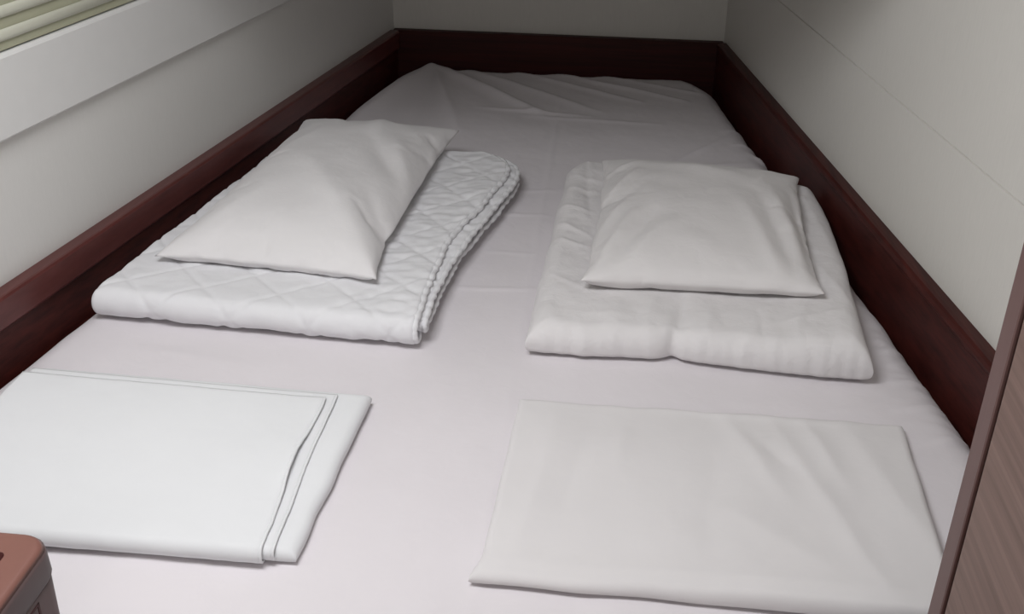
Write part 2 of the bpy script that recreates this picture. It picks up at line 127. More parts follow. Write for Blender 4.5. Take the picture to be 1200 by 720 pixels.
6, 7, 7, 6, 7, 7, 7, 6, 6, 6, 7, 6, 8, 13, 24, 45, 44, 20, 8, 6, 7, 8, 6, 7, 7, 6, 7, 7, 7, 6, 6, 7, 7, 6, 7, 6, 8, 8, 22, 45,
41, 20, 7, 6, 6, 7, 8, 6, 6, 7, 8, 8, 7, 6, 7, 7, 6, 7, 6, 7, 6, 7, 22, 46, 40, 16, 9, 9, 8, 6, 8, 8, 6, 8, 6, 6, 6, 7, 6, 6,
8, 6, 7, 6, 6, 7, 23, 46, 36, 17, 11, 9, 8, 8, 6, 7, 6, 8, 6, 6, 6, 7, 6, 7, 6, 6, 8, 7, 6, 6, 20, 44, 43, 20, 8, 10, 7, 7, 8, 6,
6, 6, 6, 6, 7, 6, 7, 6, 6, 6, 6, 9, 7, 7, 21, 43, 46, 23, 13, 6, 9, 6, 9, 6, 6, 6, 6, 6, 8, 6, 6, 6, 6, 6, 6, 6, 9, 7, 21, 45,
46, 23, 7, 6, 9, 8, 7, 9, 6, 6, 6, 7, 7, 6, 6, 6, 8, 7, 6, 7, 7, 10, 22, 46, 47, 22, 8, 6, 8, 9, 9, 8, 7, 6, 8, 6, 7, 9, 7, 6,
9, 9, 8, 8, 7, 7, 22, 46, 47, 23, 8, 7, 6, 7, 9, 8, 8, 6, 7, 8, 9, 7, 8, 8, 7, 6, 7, 6, 7, 7, 22, 46, 47, 23, 8, 7, 6, 6, 6, 7,
7, 7, 7, 6, 9, 7, 7, 6, 6, 6, 8, 6, 8, 8, 23, 46, 47, 23, 7, 7, 6, 6, 7, 8, 8, 8, 8, 8, 9, 7, 6, 7, 7, 8, 6, 9, 6, 8, 23, 47,
47, 23, 7, 6, 6, 6, 6, 9, 9, 10, 10, 10, 6, 6, 6, 7, 7, 7, 10, 6, 6, 8, 23, 47, 47, 23, 7, 6, 6, 6, 6, 6, 7, 8, 7, 6, 10, 10, 10, 11,
11, 11, 7, 10, 11, 6, 27, 43, 46, 23, 8, 7, 7, 7, 6, 6, 6, 6, 7, 7, 9, 8, 6, 6, 6, 6, 6, 11, 6, 9, 22, 46, 47, 23, 8, 10, 10, 9, 6, 7,
6, 8, 7, 6, 8, 7, 6, 8, 7, 7, 8, 6, 7, 7, 22, 46, 47, 23, 10, 7, 7, 7, 7, 7, 6, 8, 6, 8, 8, 8, 7, 6, 9, 9, 8, 6, 6, 7, 22, 46,
46, 22, 7, 6, 7, 6, 7, 7, 7, 6, 7, 6, 9, 6, 6, 8, 6, 6, 8, 7, 6, 7, 23, 46, 45, 21, 7, 7, 6, 6, 6, 6, 6, 7, 6, 7, 8, 8, 6, 8,
9, 6, 6, 6, 6, 8, 23, 47, 45, 21, 8, 7, 6, 6, 6, 6, 7, 7, 8, 8, 6, 8, 8, 8, 8, 7, 6, 7, 6, 9, 23, 47, 46, 21, 10, 6, 6, 6, 7, 7,
6, 6, 7, 6, 8, 9, 8, 6, 6, 6, 7, 11, 11, 6, 26, 44, 46, 21, 6, 9, 7, 6, 6, 6, 6, 6, 6, 8, 6, 6, 6, 6, 6, 8, 9, 6, 6, 9, 21, 45,
45, 22, 6, 6, 9, 7, 6, 6, 6, 6, 7, 6, 6, 7, 6, 7, 9, 6, 8, 6, 8, 8, 20, 44, 45, 20, 6, 6, 7, 7, 6, 6, 7, 6, 7, 6, 6, 8, 6, 7,
6, 7, 8, 6, 6, 7, 21, 43, 44, 20, 7, 6, 6, 9, 6, 6, 7, 7, 6, 6, 7, 7, 9, 6, 6, 6, 7, 8, 6, 7, 20, 42, 46, 22, 9, 6, 8, 6, 9, 6,
6, 7, 7, 6, 7, 8, 7, 6, 6, 6, 8, 6, 6, 9, 20, 43, 45, 24, 12, 8, 6, 9, 10, 8, 7, 6, 6, 7, 8, 7, 8, 6, 7, 8, 8, 6, 7, 11, 21, 43,
47, 27, 17, 13, 9, 7, 6, 11, 6, 6, 6, 6, 8, 6, 6, 9, 7, 6, 7, 6, 9, 15, 24, 45, 48, 31, 26, 22, 19, 17, 17, 18, 17, 17, 17, 17, 17, 17, 16, 17,
16, 15, 17, 19, 20, 23, 28, 47, 50, 49, 48, 46, 45, 43, 42, 42, 42, 42, 42, 42, 42, 43, 43, 43, 43, 38, 42, 43, 42, 44, 46, 48])
FLAT = dict(top=[100, -1, -1, -1, -1, -2, -2, -2, -4, 3, -1, 0, 0, 4, 0, 0, 0, 0, 0, -1, 0, -2, -3, 4, 2, -1, -1, -1, -1, -1, -1, -6, 6, 3, 1, -2, -2, -2, -3, 0,
1, 1, 0, 1, 0, 1, 0, 98, 25, 2, 0, 1, -1, -1, -5, 1, 0, -1, -3, 5, -3, 4, -2, 1, 0, 0, -3, 2, -5, 4, 1, 0, -1, 0, -1, 0, -1, -9, 4, 4,
2, -2, 2, -1, -1, -2, -2, -6, 5, 0, 0, -2, -1, -23, 96, 26, 18, 4, 2, 2, 0, 1, -3, -8, 6, 1, -2, 5, -6, 6, -1, -2, -3, 3, -3, 3, -2, -7, 7, 0,
0, 0, -2, 2, -5, -6, 7, 4, 0, -1, -1, -1, -2, -6, 3, 1, -3, -3, -4, -17, -26, 94, 28, 21, 14, 4, 3, 3, 1, 0, -4, -6, 9, 3, 1, -5, 5, -1, -3, -4,
3, 0, 0, -3, -7, 7, 1, 1, 0, 1, -8, 4, -1, -1, 7, -2, -2, -1, -6, 4, 0, -3, -6, -2, -5, -13, -24, -25, 91, 29, 24, 17, 12, 4, 4, 2, 3, -1, -2, -4,
10, 3, 0, -1, -6, 3, -4, 2, 0, -1, -3, -7, 7, 2, 0, 0, 0, -4, -5, 9, 3, -4, 0, -2, -2, -4, 2, -3, -4, -4, -6, -11, -17, -22, -28, 88, 30, 26, 22, 8,
13, 5, 4, 3, 4, -1, -1, -1, 9, 0, -1, -3, -5, 6, -1, -1, -1, -2, -7, 8, -1, 1, 0, -1, -8, 3, 6, 0, -2, -2, -4, 1, -1, -4, -4, -4, -6, -10, -14, -18,
-23, -31, 84, 31, 26, 19, 25, 4, 13, 4, 5, 2, 5, -3, 5, 4, -2, 1, -1, -3, -4, 7, -2, -1, -10, 7, 1, 0, 0, 1, -1, -6, 6, 1, -2, -2, -3, -3, 0, -3,
-5, -4, -5, -10, -10, -16, -21, -24, -31, 78, 32, 22, 28, 18, 25, 0, 12, 4, 5, 1, 7, 2, 2, 0, -2, 2, -2, -4, 5, -1, -1, -10, 7, 1, 0, 1, 0, -5, 4, 2,
-4, -1, -3, -2, -2, -3, -4, -5, -5, -8, -7, -18, -24, -16, -22, -33, 85, 20, 30, 21, 27, 20, 14, 1, 10, 3, 5, 2, 6, 1, 1, 0, 0, 2, -4, 4, -1, -1, -9, 5,
2, 0, 0, 1, -5, 3, 0, -3, -2, -3, -2, -3, -4, -4, -5, -7, -5, -20, -19, -16, -27, -15, -29, 88, 22, 29, 26, 23, 12, 18, 11, 2, 9, 2, 5, 2, 5, 1, 1, -1,
2, 2, -3, 2, 0, -8, 4, 2, -1, 1, -3, 2, -1, -2, -3, -3, -2, -3, -4, -4, -4, -6, -6, -11, -15, -17, -21, -24, -28, -21, 92, 28, 20, 28, 21, 17, 14, 11, 10, 3,
7, 2, 4, 2, 3, 2, 1, 1, 1, -2, 2, 1, -1, -7, 6, -1, 0, -3, 1, -1, -3, -2, -3, -3, -3, -4, -5, -5, -5, -10, -14, -12, -16, -23, -20, -27, -25, 95, 26, 27,
23, 19, 17, 12, 13, 10, 9, 4, 5, 2, 4, 2, 2, 2, 1, 1, 0, 1, 1, 0, -5, 4, -1, -1, -2, -1, -2, -2, -3, -3, -3, -3, -4, -5, -6, -8, -11, -11, -14, -17,
-19, -21, -24, -30, 97, 29, 23, 19, 22, 17, 14, 12, 11, 8, 8, 4, 4, 3, 3, 2, 2, 1, 1, 1, 1, 1, 1, -4, 3, -2, -2, -1, -2, -2, -2, -3, -3, -3, -4, -5,
-5, -7, -9, -10, -12, -15, -16, -19, -21, -23, -31, 99, 29, 17, 23, 21, 18, 14, 14, 10, 9, 8, 6, 4, 3, 3, 3, 2, 1, 2, 1, 1, 1, 1, 1, -2, -2, -2, -1, -2,
-2, -3, -3, -3, -3, -4, -5, -6, -8, -9, -11, -12, -15, -17, -18, -21, -24, -33, 100, 29, 21, 15, 18, 22, 18, 11, 12, 10, 8, 6, 5, 4, 3, 3, 2, 2, 1, 2, 1, 1,
0, 0, -1, -1, -2, -1, -2, -3, -2, -3, -3, -4, -4, -6, -6, -8, -10, -11, -13, -14, -17, -19, -21, -24, -31, 101, 29, 22, 20, 17, 13, 17, 19, 10, 10, 8, 6, 6, 4, 4,
2, 3, 2, 1, 2, 1, 1, 0, 0, -1, -1, -1, -2, -2, -2, -3, -3, -3, -4, -5, -6, -6, -9, -9, -12, -13, -14, -17, -20, -21, -25, -31, 102, 28, 23, 20, 19, 17, 15, 14,
11, 10, 8, 7, 6, 5, 4, 3, 2, 2, 2, 1, 2, 0, 1, 0, -1, -1, -1, -2, -2, -2, -3, -3, -3, -5, -4, -6, -8, -8, -10, -11, -13, -16, -17, -20, -22, -26, -29, 101,
29, 23, 21, 19, 17, 11, 12, 12, 14, 10, 7, 6, 5, 4, 4, 2, 3, 1, 2, 1, 1, 0, 0, -1, -1, -1, -2, -2, -2, -2, -3, -4, -4, -5, -6, -8, -8, -10, -12, -13,
-16, -17, -22, -22, -29, -26, 101, 27, 26, 21, 18, 16, 16, 12, 11, 9, 10, 11, 6, 5, 5, 3, 3, 2, 2, 2, 1, 1, 0, 0, -1, 0, -2, -1, -2, -2, -3, -3, -4, -4,
-5, -6, -8, -8, -11, -12, -13, -16, -18, -21, -26, -23, -32, 101, 28, 23, 23, 19, 17, 14, 14, 11, 11, 10, 7, 8, 5, 5, 4, 3, 2, 2, 2, 1, 0, 1, 0, -1, 0, -2,
-1, -2, -2, -3, -3, -3, -5, -5, -5, -8, -9, -11, -12, -15, -16, -20, -20, -23, -26, -28, 100, 29, 25, 21, 20, 16, 15, 14, 11, 11, 9, 9, 7, 6, 5, 4, 3, 3, 2, 1,
1, 1, 0, 0, 0, -1, -1, -1, -2, -2, -3, -3, -3, -4, -5, -9, -9, -6, -13, -19, -17, -11, -24, -15, -23, -27, -22, 99, 28, 27, 22, 19, 17, 15, 14, 12, 10, 9, 9, 7,
6, 6, 4, 3, 3, 2, 2, 1, 0, 1, 0, 0, -1, -1, -2, -1, -3, -2, -3, -3, -4, -5, -7, -7, -16, -14, -14, -11, -22, -13, -26, -22, -16, -28, 97, 32, 25, 22, 19, 17,
16, 13, 13, 10, 10, 8, 8, 6, 5, 5, 3, 3, 2, 2, 1, 1, 0, 0, 0, -1, -1, -1, -2, -2, -3, -2, -4, -4, -6, -6, -8, -10, -12, -13, -14, -16, -18, -21, -21, -25,
-30, 98, 30, 26, 22, 19, 18, 15, 14, 13, 11, 9, 9, 7, 6, 6, 4, 4, 3, 2, 2, 1, 1, 0, 0, 0, -1, -1, -1, -2, -2, -2, -3, -4, -4, -6, -9, -10, -9, -9,
-13, -14, -16, -18, -20, -21, -31, -24, 99, 29, 25, 22, 20, 18, 16, 14, 13, 11, 10, 8, 8, 6, 6, 4, 4, 3, 2, 2, 1, 1, 0, 0, 0, -1, -1, -1, -2, -2, -2, -3,
-4, -6, -6, -6, -9, -10, -11, -13, -15, -16, -17, -20, -21, -28, -32, 100, 27, 25, 23, 20, 19, 16, 14, 13, 11, 10, 9, 7, 7, 6, 4, 4, 3, 2, 1, 2, 0, 1, 0, 0,
-1, -1, -1, -2, -2, -2, -4, -4, -5, -6, -8, -8, -10, -12, -13, -14, -16, -18, -19, -22, -25, -31, 99, 28, 25, 23, 20, 19, 16, 15, 13, 12, 10, 9, 7, 7, 5, 5, 4, 2,
2, 2, 1, 1, 0, 0, 0, 0, -1, -2, -1, -2, -3, -3, -4, -6, -6, -8, -8, -11, -11, -13, -15, -16, -18, -20, -23, -26, -29, 99, 28, 25, 23, 20, 19, 17, 15, 13, 12, 10,
10, 7, 7, 5, 5, 3, 3, 2, 1, 2, 0, 1, 0, 0, -1, -1, -1, -2, -2, -2, -4, -4, -5, -7, -7, -9, -11, -12, -13, -14, -17, -18, -21, -24, -27, -27, 98, 29, 25, 22,
21, 19, 17, 15, 14, 12, 11, 9, 8, 8, 5, 4, 3, 2, 2, 2, 1, 1, 0, 0, 0, -1, -1, -1, -2, -2, -2, -3, -4, -6, -7, -7, -9, -11, -12, -13, -15, -17, -18, -24,
-24, -23, -29, 98, 29, 25, 22, 21, 19, 17, 16, 14, 12, 12, 10, 8, 6, 5, 5, 2, 3, 1, 2, 1, 1, 0, 0, 0, -1, -1, -1, -2, -1, -3, -3, -4, -5, -7, -8, -9,
-11, -12, -14, -16, -17, -19, -21, -23, -25, -31, 96, 31, 25, 22, 21, 19, 17, 17, 13, 13, 12, 7, 9, 10, 5, 3, 3, 2, 1, 2, 1, 0, 1, 0, -1, 0, -1, -1, -2, -2,
-2, -2, -3, -9, -9, -9, -8, -7, -13, -14, -16, -18, -20, -20, -23, -25, -28, 97, 30, 25, 22, 20, 20, 18, 11, 13, 14, 13, 16, 8, 6, 5, 3, 3, 2, 1, 1, 1, 1, 0,
0, 0, -1, -1, -1, -1, -2, -2, -3, -3, -4, -7, -8, -10, -12, -14, -14, -17, -19, -20, -20, -27, -24, -30, 98, 29, 25, 20, 20, 20, 20, 18, 17, 12, 12, 9, 7, 6, 6, 3,
2, 2, 1, 1, 1, 1, 0, 0, 0, 0, -1, -2, -1, -2, -2, -3, -3, -5, -5, -7, -19, -15, -15, -15, -8, -20, -20, -20, -24, -29, -20, 98, 25, 13, 20, 21, 21, 21, 21, 26,
13, 11, 10, 8, 7, 4, 4, 1, 2, 1, 1, 1, 1, 0, 0, 0, 0, -1, -2, -1, -2, -3, -2, -4, -4, -9, -9, -6, -13, -15, -14, -25, -20, -20, -21, -20, -15, -26, 93, 17,
27, 28, 23, 22, 21, 18, 16, 11, 10, 5, 9, 10, 11, 2, 1, 2, 1, 1, 1, 1, 0, 0, 0, -1, 0, -2, -1, -3, -2, -3, -4, -5, -6, -7, -10, -11, -13, -13, -16, -19,
-20, -20, -20, -28, -26, 88, 32, 22, 24, 25, 24, 19, 8, 11, 13, 12, 17, 9, 9, 5, 3, 2, 2, 1, 1, 1, 1, 1, 0, 0, -1, -1, -1, -2, -2, -3, -3, -4, -6, -6,
-8, -9, -10, -12, -14, -15, -17, -19, -20, -24, -20, -31, 101, 28, 24, 23, 22, 18, 18, 16, 12, 13, 12, 10, 7, 6, 5, 4, 3, 2, 1, 2, 1, 0, 1, 0, 0, -1, 0, -2,
-2, -2, -3, -3, -5, -5, -7, -7, -9, -11, -11, -14, -15, -16, -18, -18, -21, -25, -32, 102, 29, 24, 23, 20, 19, 17, 15, 13, 12, 11, 9, 8, 6, 5, 4, 3, 2, 2, 1, 2,
1, 0, 0, 0, 0, -1, -2, -2, -2, -3, -4, -4, -6, -6, -8, -9, -10, -12, -13, -14, -16, -18, -19, -21, -29, -26, 103, 29, 25, 22, 20, 19, 16, 15, 13, 11, 10, 9, 8, 6,
5, 4, 3, 3, 2, 1, 1, 1, 1, 0, 0, -1, -1, -1, -2, -2, -3, -4, -5, -5, -7, -8, -8, -10, -12, -13, -14, -16, -17, -20, -23, -25, -32, 102, 32, 24, 22, 20, 18, 16,
14, 13, 11, 10, 8, 8, 6, 5, 4, 3, 3, 2, 2, 1, 1, 0, 1, 0, -1, -1, -2, -1, -3, -3, -4, -4, -6, -7, -7, -9, -10, -11, -13, -14, -15, -18, -20, -25, -23, -30,
104, 30, 25, 23, 19, 17, 16, 13, 13, 11, 9, 8, 8, 6, 5, 4, 3, 3, 2, 2, 1, 1, 1, 0, 0, -1, -1, -1, -2, -3, -3, -3, -5, -6, -6, -8, -8, -10, -11, -13,
-14, -15, -18, -22, -21, -25, -29, 105, 26, 26, 27, 18, 16, 15, 13, 12, 11, 9, 9, 7, 6, 5, 4, 3, 3, 2, 2, 1, 1, 1, 0, 0, -1, -1, -1, -2, -3, -3, -3, -5,
-5, -6, -8, -9, -9, -11, -13, -14, -16, -17, -20, -23, -25, -29, 106, 30, 25, 19, 20, 17, 15, 14, 11, 11, 9, 8, 7, 5, 5, 4, 4, 3, 2, 2, 1, 1, 0, 1, -1, 0,
-1, -2, -1, -3, -3, -3, -4, -6, -6, -7, -9, -9, -11, -13, -14, -16, -17, -20, -22, -25, -30, 104, 33, 21, 22, 19, 17, 15, 14, 11, 10, 9, 8, 7, 5, 5, 4, 3, 3, 2,
2, 1, 1, 1, 0, 0, -1, -1, -1, -2, -2, -3, -3, -4, -5, -6, -7, -9, -9, -12, -12, -14, -16, -17, -20, -21, -27, -28, 105, 28, 25, 17, 19, 18, 19, 13, 11, 10, 9, 7,
7, 5, 5, 4, 3, 3, 2, 1, 2, 1, 0, 0, 0, 0, -1, -2, -1, -3, -2, -3, -4, -5, -6, -6, -9, -9, -11, -13, -14, -16, -18, -19, -22, -24, -30, 101, 27, 27, 22, 19,
18, 14, 14, 11, 10, 9, 7, 7, 5, 4, 4, 3, 3, 2, 2, 1, 1, 0, 1, 0, -1, -1, -1, -2, -2, -3, -3, -4, -4, -5, -7, -7, -10, -12, -12, -14, -16, -18, -19, -22,
-24, -29, 97, 29, 22, 26, 21, 17, 15, 12, 13, 9, 9, 8, 6, 4, 4, 4, 3, 2, 2, 2, 2, 1, 0, 1, 0, -1, -1, -1, -2, -2, -3, -3, -3, -4, -5, -6, -10, -7,
-10, -14, -14, -16, -18, -20, -21, -23, -31, 89, 32, 27, 20, 24, 18, 15, 14, 9, 9, 10, 9, 5, 4, 4, 3, 3, 3, 2, 2, 1, 1, 1, 1, 0, -1, -1, -1, -2, -2, -3,
-3, -3, -4, -5, -5, -7, -14, -12, -7, -14, -17, -17, -20, -22, -23, -29, 90, 24, 30, 25, 21, 18, 15, 14, 12, 10, 8, 6, 4, 4, 4, 3, 3, 3, 2, 2, 1, 2, 1, 0,
0, 0, -1, -2, -1, -2, -3, -3, -3, -4, -5, -6, -6, -8, -13, -17, -7, -17, -18, -20, -21, -24, -28, 90, 28, 21, 28, 20, 15, 10, 18, 10, 17, 6, 5, 5, 4, 4, 3, 3,
2, 3, 2, 1, 2, 1, 1, 0, -1, -1, -1, -2, -2, -2, -3, -4, -4, -4, -6, -6, -8, -9, -14, -20, -9, -18, -20, -22, -24, -27, 88, 30, 25, 22, 15, 10, 19, 14, 20, 7,
8, 6, 4, 4, 4, 3, 3, 3, 2, 2, 2, 2, 1, 2, -1, -1, -1, -1, -2, -2, -2, -3, -3, -4, -5, -5, -6, -8, -8, -11, -15, -23, -12, -20, -22, -26, -26, 87, 31, 22,
12, 18, 23, 14, 20, 11, 9, 6, 6, 5, 4, 3, 3, 3, 2, 3, 2, 2, 2, 2, 2, 0, -2, -2, -1, -2, -1, -2, -3, -3, -4, -4, -6, -6, -7, -8, -11, -13, -16, -26,
-15, -22, -24, -28, 83, 33, 16, 24, 21, 19, 16, 12, 10, 8, 6, 6, 4, 4, 4, 3, 2, 2, 2, 2, 3, 2, 3, -3, 4, -1, -2, -2, -2, -1, -1, -2, -3, -4, -4, -5,
-6, -7, -8, -10, -13, -15, -18, -28, -24, -19, -31, 84, 29, 24, 19, 22, 17, 14, 11, 9, 8, 6, 5, 5, 4, 3, 2, 2, 2, 2, 2, 2, 3, 2, -5, 6, 0, -2, -2, -1,
-2, -1, -1, -2, -3, -4, -6, -5, -7, -8, -9, -12, -14, -17, -20, -26, -29, -23, 82, 24, 29, 24, 18, 16, 13, 10, 9, 7, 6, 5, 4, 3, 3, 2, 2, 1, 2, 2, 2, 2,
2, -6, 7, 2, -3, -1, -2, -1, -1, -4, 1, -2, -4, -4, -6, -6, -8, -8, -11, -13, -16, -19, -24, -25, -29, 80, 29, 22, 27, 18, 14, 12, 10, 8, 6, 6, 5, 3, 3, 2,
2, 1, 1, 2, 2, 1, 2, 1, 0, -7, 10, -1, -1, -2, -1, -1, -5, 2, 0, -2, -7, -3, -6, -7, -8, -10, -11, -15, -18, -24, -26, -29, 77, 32, 26, 18, 21, 13, 11, 9,
7, 6, 5, 5, 2, 2, -1, 4, 1, 1, 2, 1, 1, 1, 1, 0, -9, 10, 3, -2, -1, -1, -1, -2, -5, 4, -1, -2, -9, -2, -6, -8, -9, -10, -13, -16, -28, -26, -25, 78,
30, 26, 20, 16, 12, 11, 8, 7, 5, 5, 2, 2, -2, 3, 3, 1, 1, 1, 0, 1, 1, 0, 0, -3, -5, 14, -2, -1, -1, -1, -1, -5, 2, 2, -1, -3, -11, -2, -5, -8,
-10, -12, -13, -24, -24, -31, 79, 27, 28, 17, 15, 12, 10, 6, 6, 5, -1, 5, 1, -4, 5, 2, 1, 1, 0, 1, 0, 0, 0, 0, -4, -6, 14, 1, -1, 0, -1, -1, -1, -4,
4, -5, -7, 4, -7, -3, -5, -8, -11, -14, -18, -25, -32, 79, 29, 23, 17, 14, 11, 7, 5, 5, 1, 1, -5, 7, 1, -1, 4, 2, 0, 0, 0, 0, 0, 0, 0, -6, -6, 15,
2, 0, 0, -1, -1, -2, 1, -1, -12, 2, -2, 3, -4, -4, -4, -9, -14, -16, -21, -32, 80, 27, 21, 17, 12, 6, 4, 8, 0, 0, -2, -5, 8, 2, 0, 4, -2, 2, 1, 0,
0, 0, -2, -2, -12, 10, 8, 2, 1, 1, -2, 0, -1, -2, -2, -5, -12, 7, 2, 0, -3, -3, -2, -12, -15, -20, -30, 80, 26, 20, 15, 5, 4, 5, -5, 3, 3, -6, 1, 7,
2, 1, -3, 3, 1, 1, 1, 1, -2, -2, -4, -10, 12, 5, 2, 2, -1, 2, 0, -2, -3, -3, -4, -5, -8, 8, 2, 0, -1, -1, -2, -18, -14, -28, 80, 23, 20, 4, 3, 2,
0, -3, -4, 8, -4, 6, 2, 1, 0, -1, -2, 5, 1, -1, 4, -1, -3, -5, -9, 12, 3, -2, 6, 0, 3, 1, -3, -4, -4, -4, -3, -4, -5, 9, 2, 1, 0, 0, -1, -22,
-20, 80, 24, 2, 2, 1, 0, -1, -2, -7, 11, 1, 3, -1, 0, 0, -4, 4, 1, 2, 1, -3, 0, 1, -8, 5, 3, -3, 5, -1, 7, 1, 1, -8, -1, -3, -3, -4, -4, -6,
8, 3, 3, 2, 2, 1, 0, -23, 80, -1, -1, 0, -1, -1, 0, 1, 2, 0, -1, 3, 0, -1, 2, 1, 1, 1, 1, 1, -2, -4, 5, 0, 0, 0, -3, 4, 3, 2, 0, 2,
-6, -2, -2, -3, -2, -3, -8, 6, 4, 3, 3, 2, 3, 2, 2],
 shift_x=[-14, -10, -6, -2, 5, 3, 9, 3, 3, 3, 3, 7, 1, 3, 4, 6, 4, 0, 1, 5, -2, -6, -9, -12, -13, -15, -15, -14, -11, -9, -6, -6, -8, -6, -6, -7, -7, -7, -6, -5,
-6, -9, -10, -10, -11, -13, -14, -11, -13, -14, -16, -16, -16, -14, -14, -14, -12, -11, -12, -11, -11, -12, -12, -10, -14, -14, -14, -15, -15, -14, -12, -11, -12, -12, -15, -15, -16, -16, -15, -15,
-15, -13, -14, -12, -13, -13, -13, -14, -14, -14, -15, -14, -14, -13, -10, -9, -14, -14, -15, -16, -16, -16, -16, -16, -15, -14, -15, -13, -14, -15, -14, -15, -15, -15, -15, -14, -14, -12, -11, -9,
-13, -13, -14, -14, -15, -15, -15, -15, -15, -15, -15, -15, -15, -15, -15, -15, -15, -14, -14, -13, -12, -11, -10, -8, -11, -11, -12, -12, -13, -13, -14, -14, -14, -14, -14, -14, -13, -13, -13, -13,
-13, -12, -12, -11, -10, -9, -8, -6, -10, -11, -11, -11, -12, -12, -13, -13, -13, -13, -13, -13, -13, -12, -12, -12, -12, -12, -11, -10, -9, -8, -7, -6, -9, -9, -10, -10, -11, -11, -12, -12,
-12, -12, -12, -12, -12, -11, -11, -11, -11, -11, -10, -9, -8, -7, -6, -5, -8, -8, -9, -9, -10, -10, -10, -11, -11, -11, -11, -11, -11, -10, -10, -10, -10, -9, -9, -8, -7, -6, -5, -4,
-6, -7, -8, -8, -9, -9, -9, -9, -10, -10, -10, -9, -9, -9, -9, -9, -9, -8, -8, -7, -6, -6, -4, -3, -5, -5, -5, -6, -6, -7, -7, -7, -7, -7, -7, -7, -7, -7, -7, -7,
-7, -6, -6, -5, -5, -5, -4, -1, -3, -4, -4, -5, -5, -6, -6, -6, -6, -6, -6, -6, -6, -6, -6, -6, -5, -5, -5, -4, -4, -3, -3, -2, -2, -3, -3, -4, -4, -4, -5, -5,
-5, -5, -5, -5, -5, -5, -5, -5, -4, -4, -4, -3, -3, -2, -2, -2, 0, 0, -1, -1, -2, -2, -3, -3, -3, -3, -3, -3, -3, -3, -2, -2, -2, -2, -1, -1, 0, 0, 0, 0,
1, 1, 0, 0, -1, -1, -2, -2, -2, -2, -2, -2, -1, -1, -1, -1, -1, -1, 0, 0, 1, 1, 1, 1, 2, 2, 1, 1, -1, 0, -1, -1, 0, 0, 0, 0, 0, 0, 0, 0,
0, 0, 0, 0, 2, 2, 2, 0, 3, 0, -2, -2, 1, 1, 0, 1, 1, 1, 1, 1, 1, 1, 1, 1, 1, 1, 1, 1, 0, 0, 0, 1, -1, -1, -1, -1, 0, 1, 1, 2,
2, 2, 2, 2, 2, 2, 2, 2, 2, 2, 2, 2, 1, 1, 0, 2, 1, 1, 1, 2, 2, 3, 3, 4, 4, 4, 4, 4, 5, 5, 5, 5, 5, 5, 4, 4, 4, 3, 3, 2,
2, 2, 2, 3, 3, 4, 5, 5, 5, 5, 6, 6, 6, 6, 6, 6, 6, 6, 5, 5, 5, 4, 4, 3, 3, 2, 3, 4, 5, 5, 6, 6, 6, 7, 7, 7, 7, 7, 7, 7,
7, 7, 7, 6, 6, 5, 5, 4, 3, 4, 5, 6, 7, 7, 8, 8, 9, 9, 9, 9, 9, 9, 9, 9, 9, 9, 9, 8, 8, 8, 7, 6, 4, 5, 6, 7, 8, 8, 9, 9,
10, 10, 10, 10, 10, 10, 10, 10, 10, 10, 10, 10, 9, 9, 8, 7, 3, 6, 7, 8, 9, 10, 10, 10, 11, 11, 11, 11, 11, 11, 11, 11, 11, 11, 11, 10, 10, 10, 9, 8,
4, 6, 8, 8, 10, 10, 11, 11, 12, 12, 12, 12, 12, 12, 12, 12, 12, 12, 12, 11, 11, 11, 10, 10, 5, 7, 8, 9, 11, 11, 12, 12, 12, 13, 13, 13, 13, 13, 13, 13,
13, 13, 13, 12, 12, 11, 11, 10, 7, 8, 10, 11, 12, 13, 14, 14, 14, 14, 14, 14, 14, 15, 15, 15, 15, 15, 15, 15, 14, 13, 12, 11, 8, 9, 11, 12, 13, 14, 14, 14,
14, 14, 14, 14, 12, 15, 15, 15, 14, 16, 15, 15, 15, 14, 13, 12, 8, 10, 12, 13, 14, 13, 14, 13, 13, 13, 13, 12, 11, 13, 14, 14, 14, 15, 13, 15, 16, 15, 13, 13,
10, 12, 14, 14, 14, 12, 12, 12, 11, 12, 11, 10, 5, 11, 12, 13, 13, 13, 9, 14, 16, 17, 16, 14, 11, 13, 12, 10, 4, 6, 8, 7, 4, 6, 7, 5, 0, 5, 7, 8,
9, 7, 5, 3, 12, 14, 16, 14, 12, 7, 0, -2, -2, -8, -5, -4, -4, -4, -7, -5, -5, -8, -5, -9, -4, -4, -3, -7, 1, 6, 11, 15],
 shift_y=[-10, -8, -7, -6, -6, -5, -5, -4, -4, -2, -1, 1, 1, 3, 3, 5, 3, 5, 6, 7, 7, 8, 9, 11, -4, -9, -8, -7, -6, -5, -5, -4, -3, -2, -1, 1, 1, 3, 3, 5,
4, 6, 7, 8, 8, 10, 11, 6, 1, -7, -9, -8, -7, -5, -5, -4, -3, -2, -1, 1, 1, 3, 4, 5, 5, 7, 8, 9, 10, 11, 9, 2, 8, -2, -9, -9, -8, -6, -6, -4,
-3, -1, -1, 0, 1, 3, 4, 5, 6, 7, 8, 10, 11, 11, 7, -4, 12, 2, -6, -9, -9, -7, -6, -4, -3, -2, -1, 0, 1, 3, 4, 5, 6, 8, 9, 10, 11, 7, 0, -6,
9, 3, -7, -8, -9, -7, -6, -5, -4, -2, -1, 1, 1, 3, 4, 6, 7, 8, 9, 11, 10, 9, 2, -5, 7, -1, -6, -8, -8, -7, -7, -5, -4, -2, -1, 1, 1, 3, 4, 6,
7, 9, 9, 10, 9, 8, 3, -8, 7, 0, -3, -7, -8, -7, -7, -5, -4, -2, -1, 1, 1, 3, 4, 6, 7, 9, 9, 10, 9, 7, 2, -9, 8, 0, -5, -7, -8, -7, -7, -5,
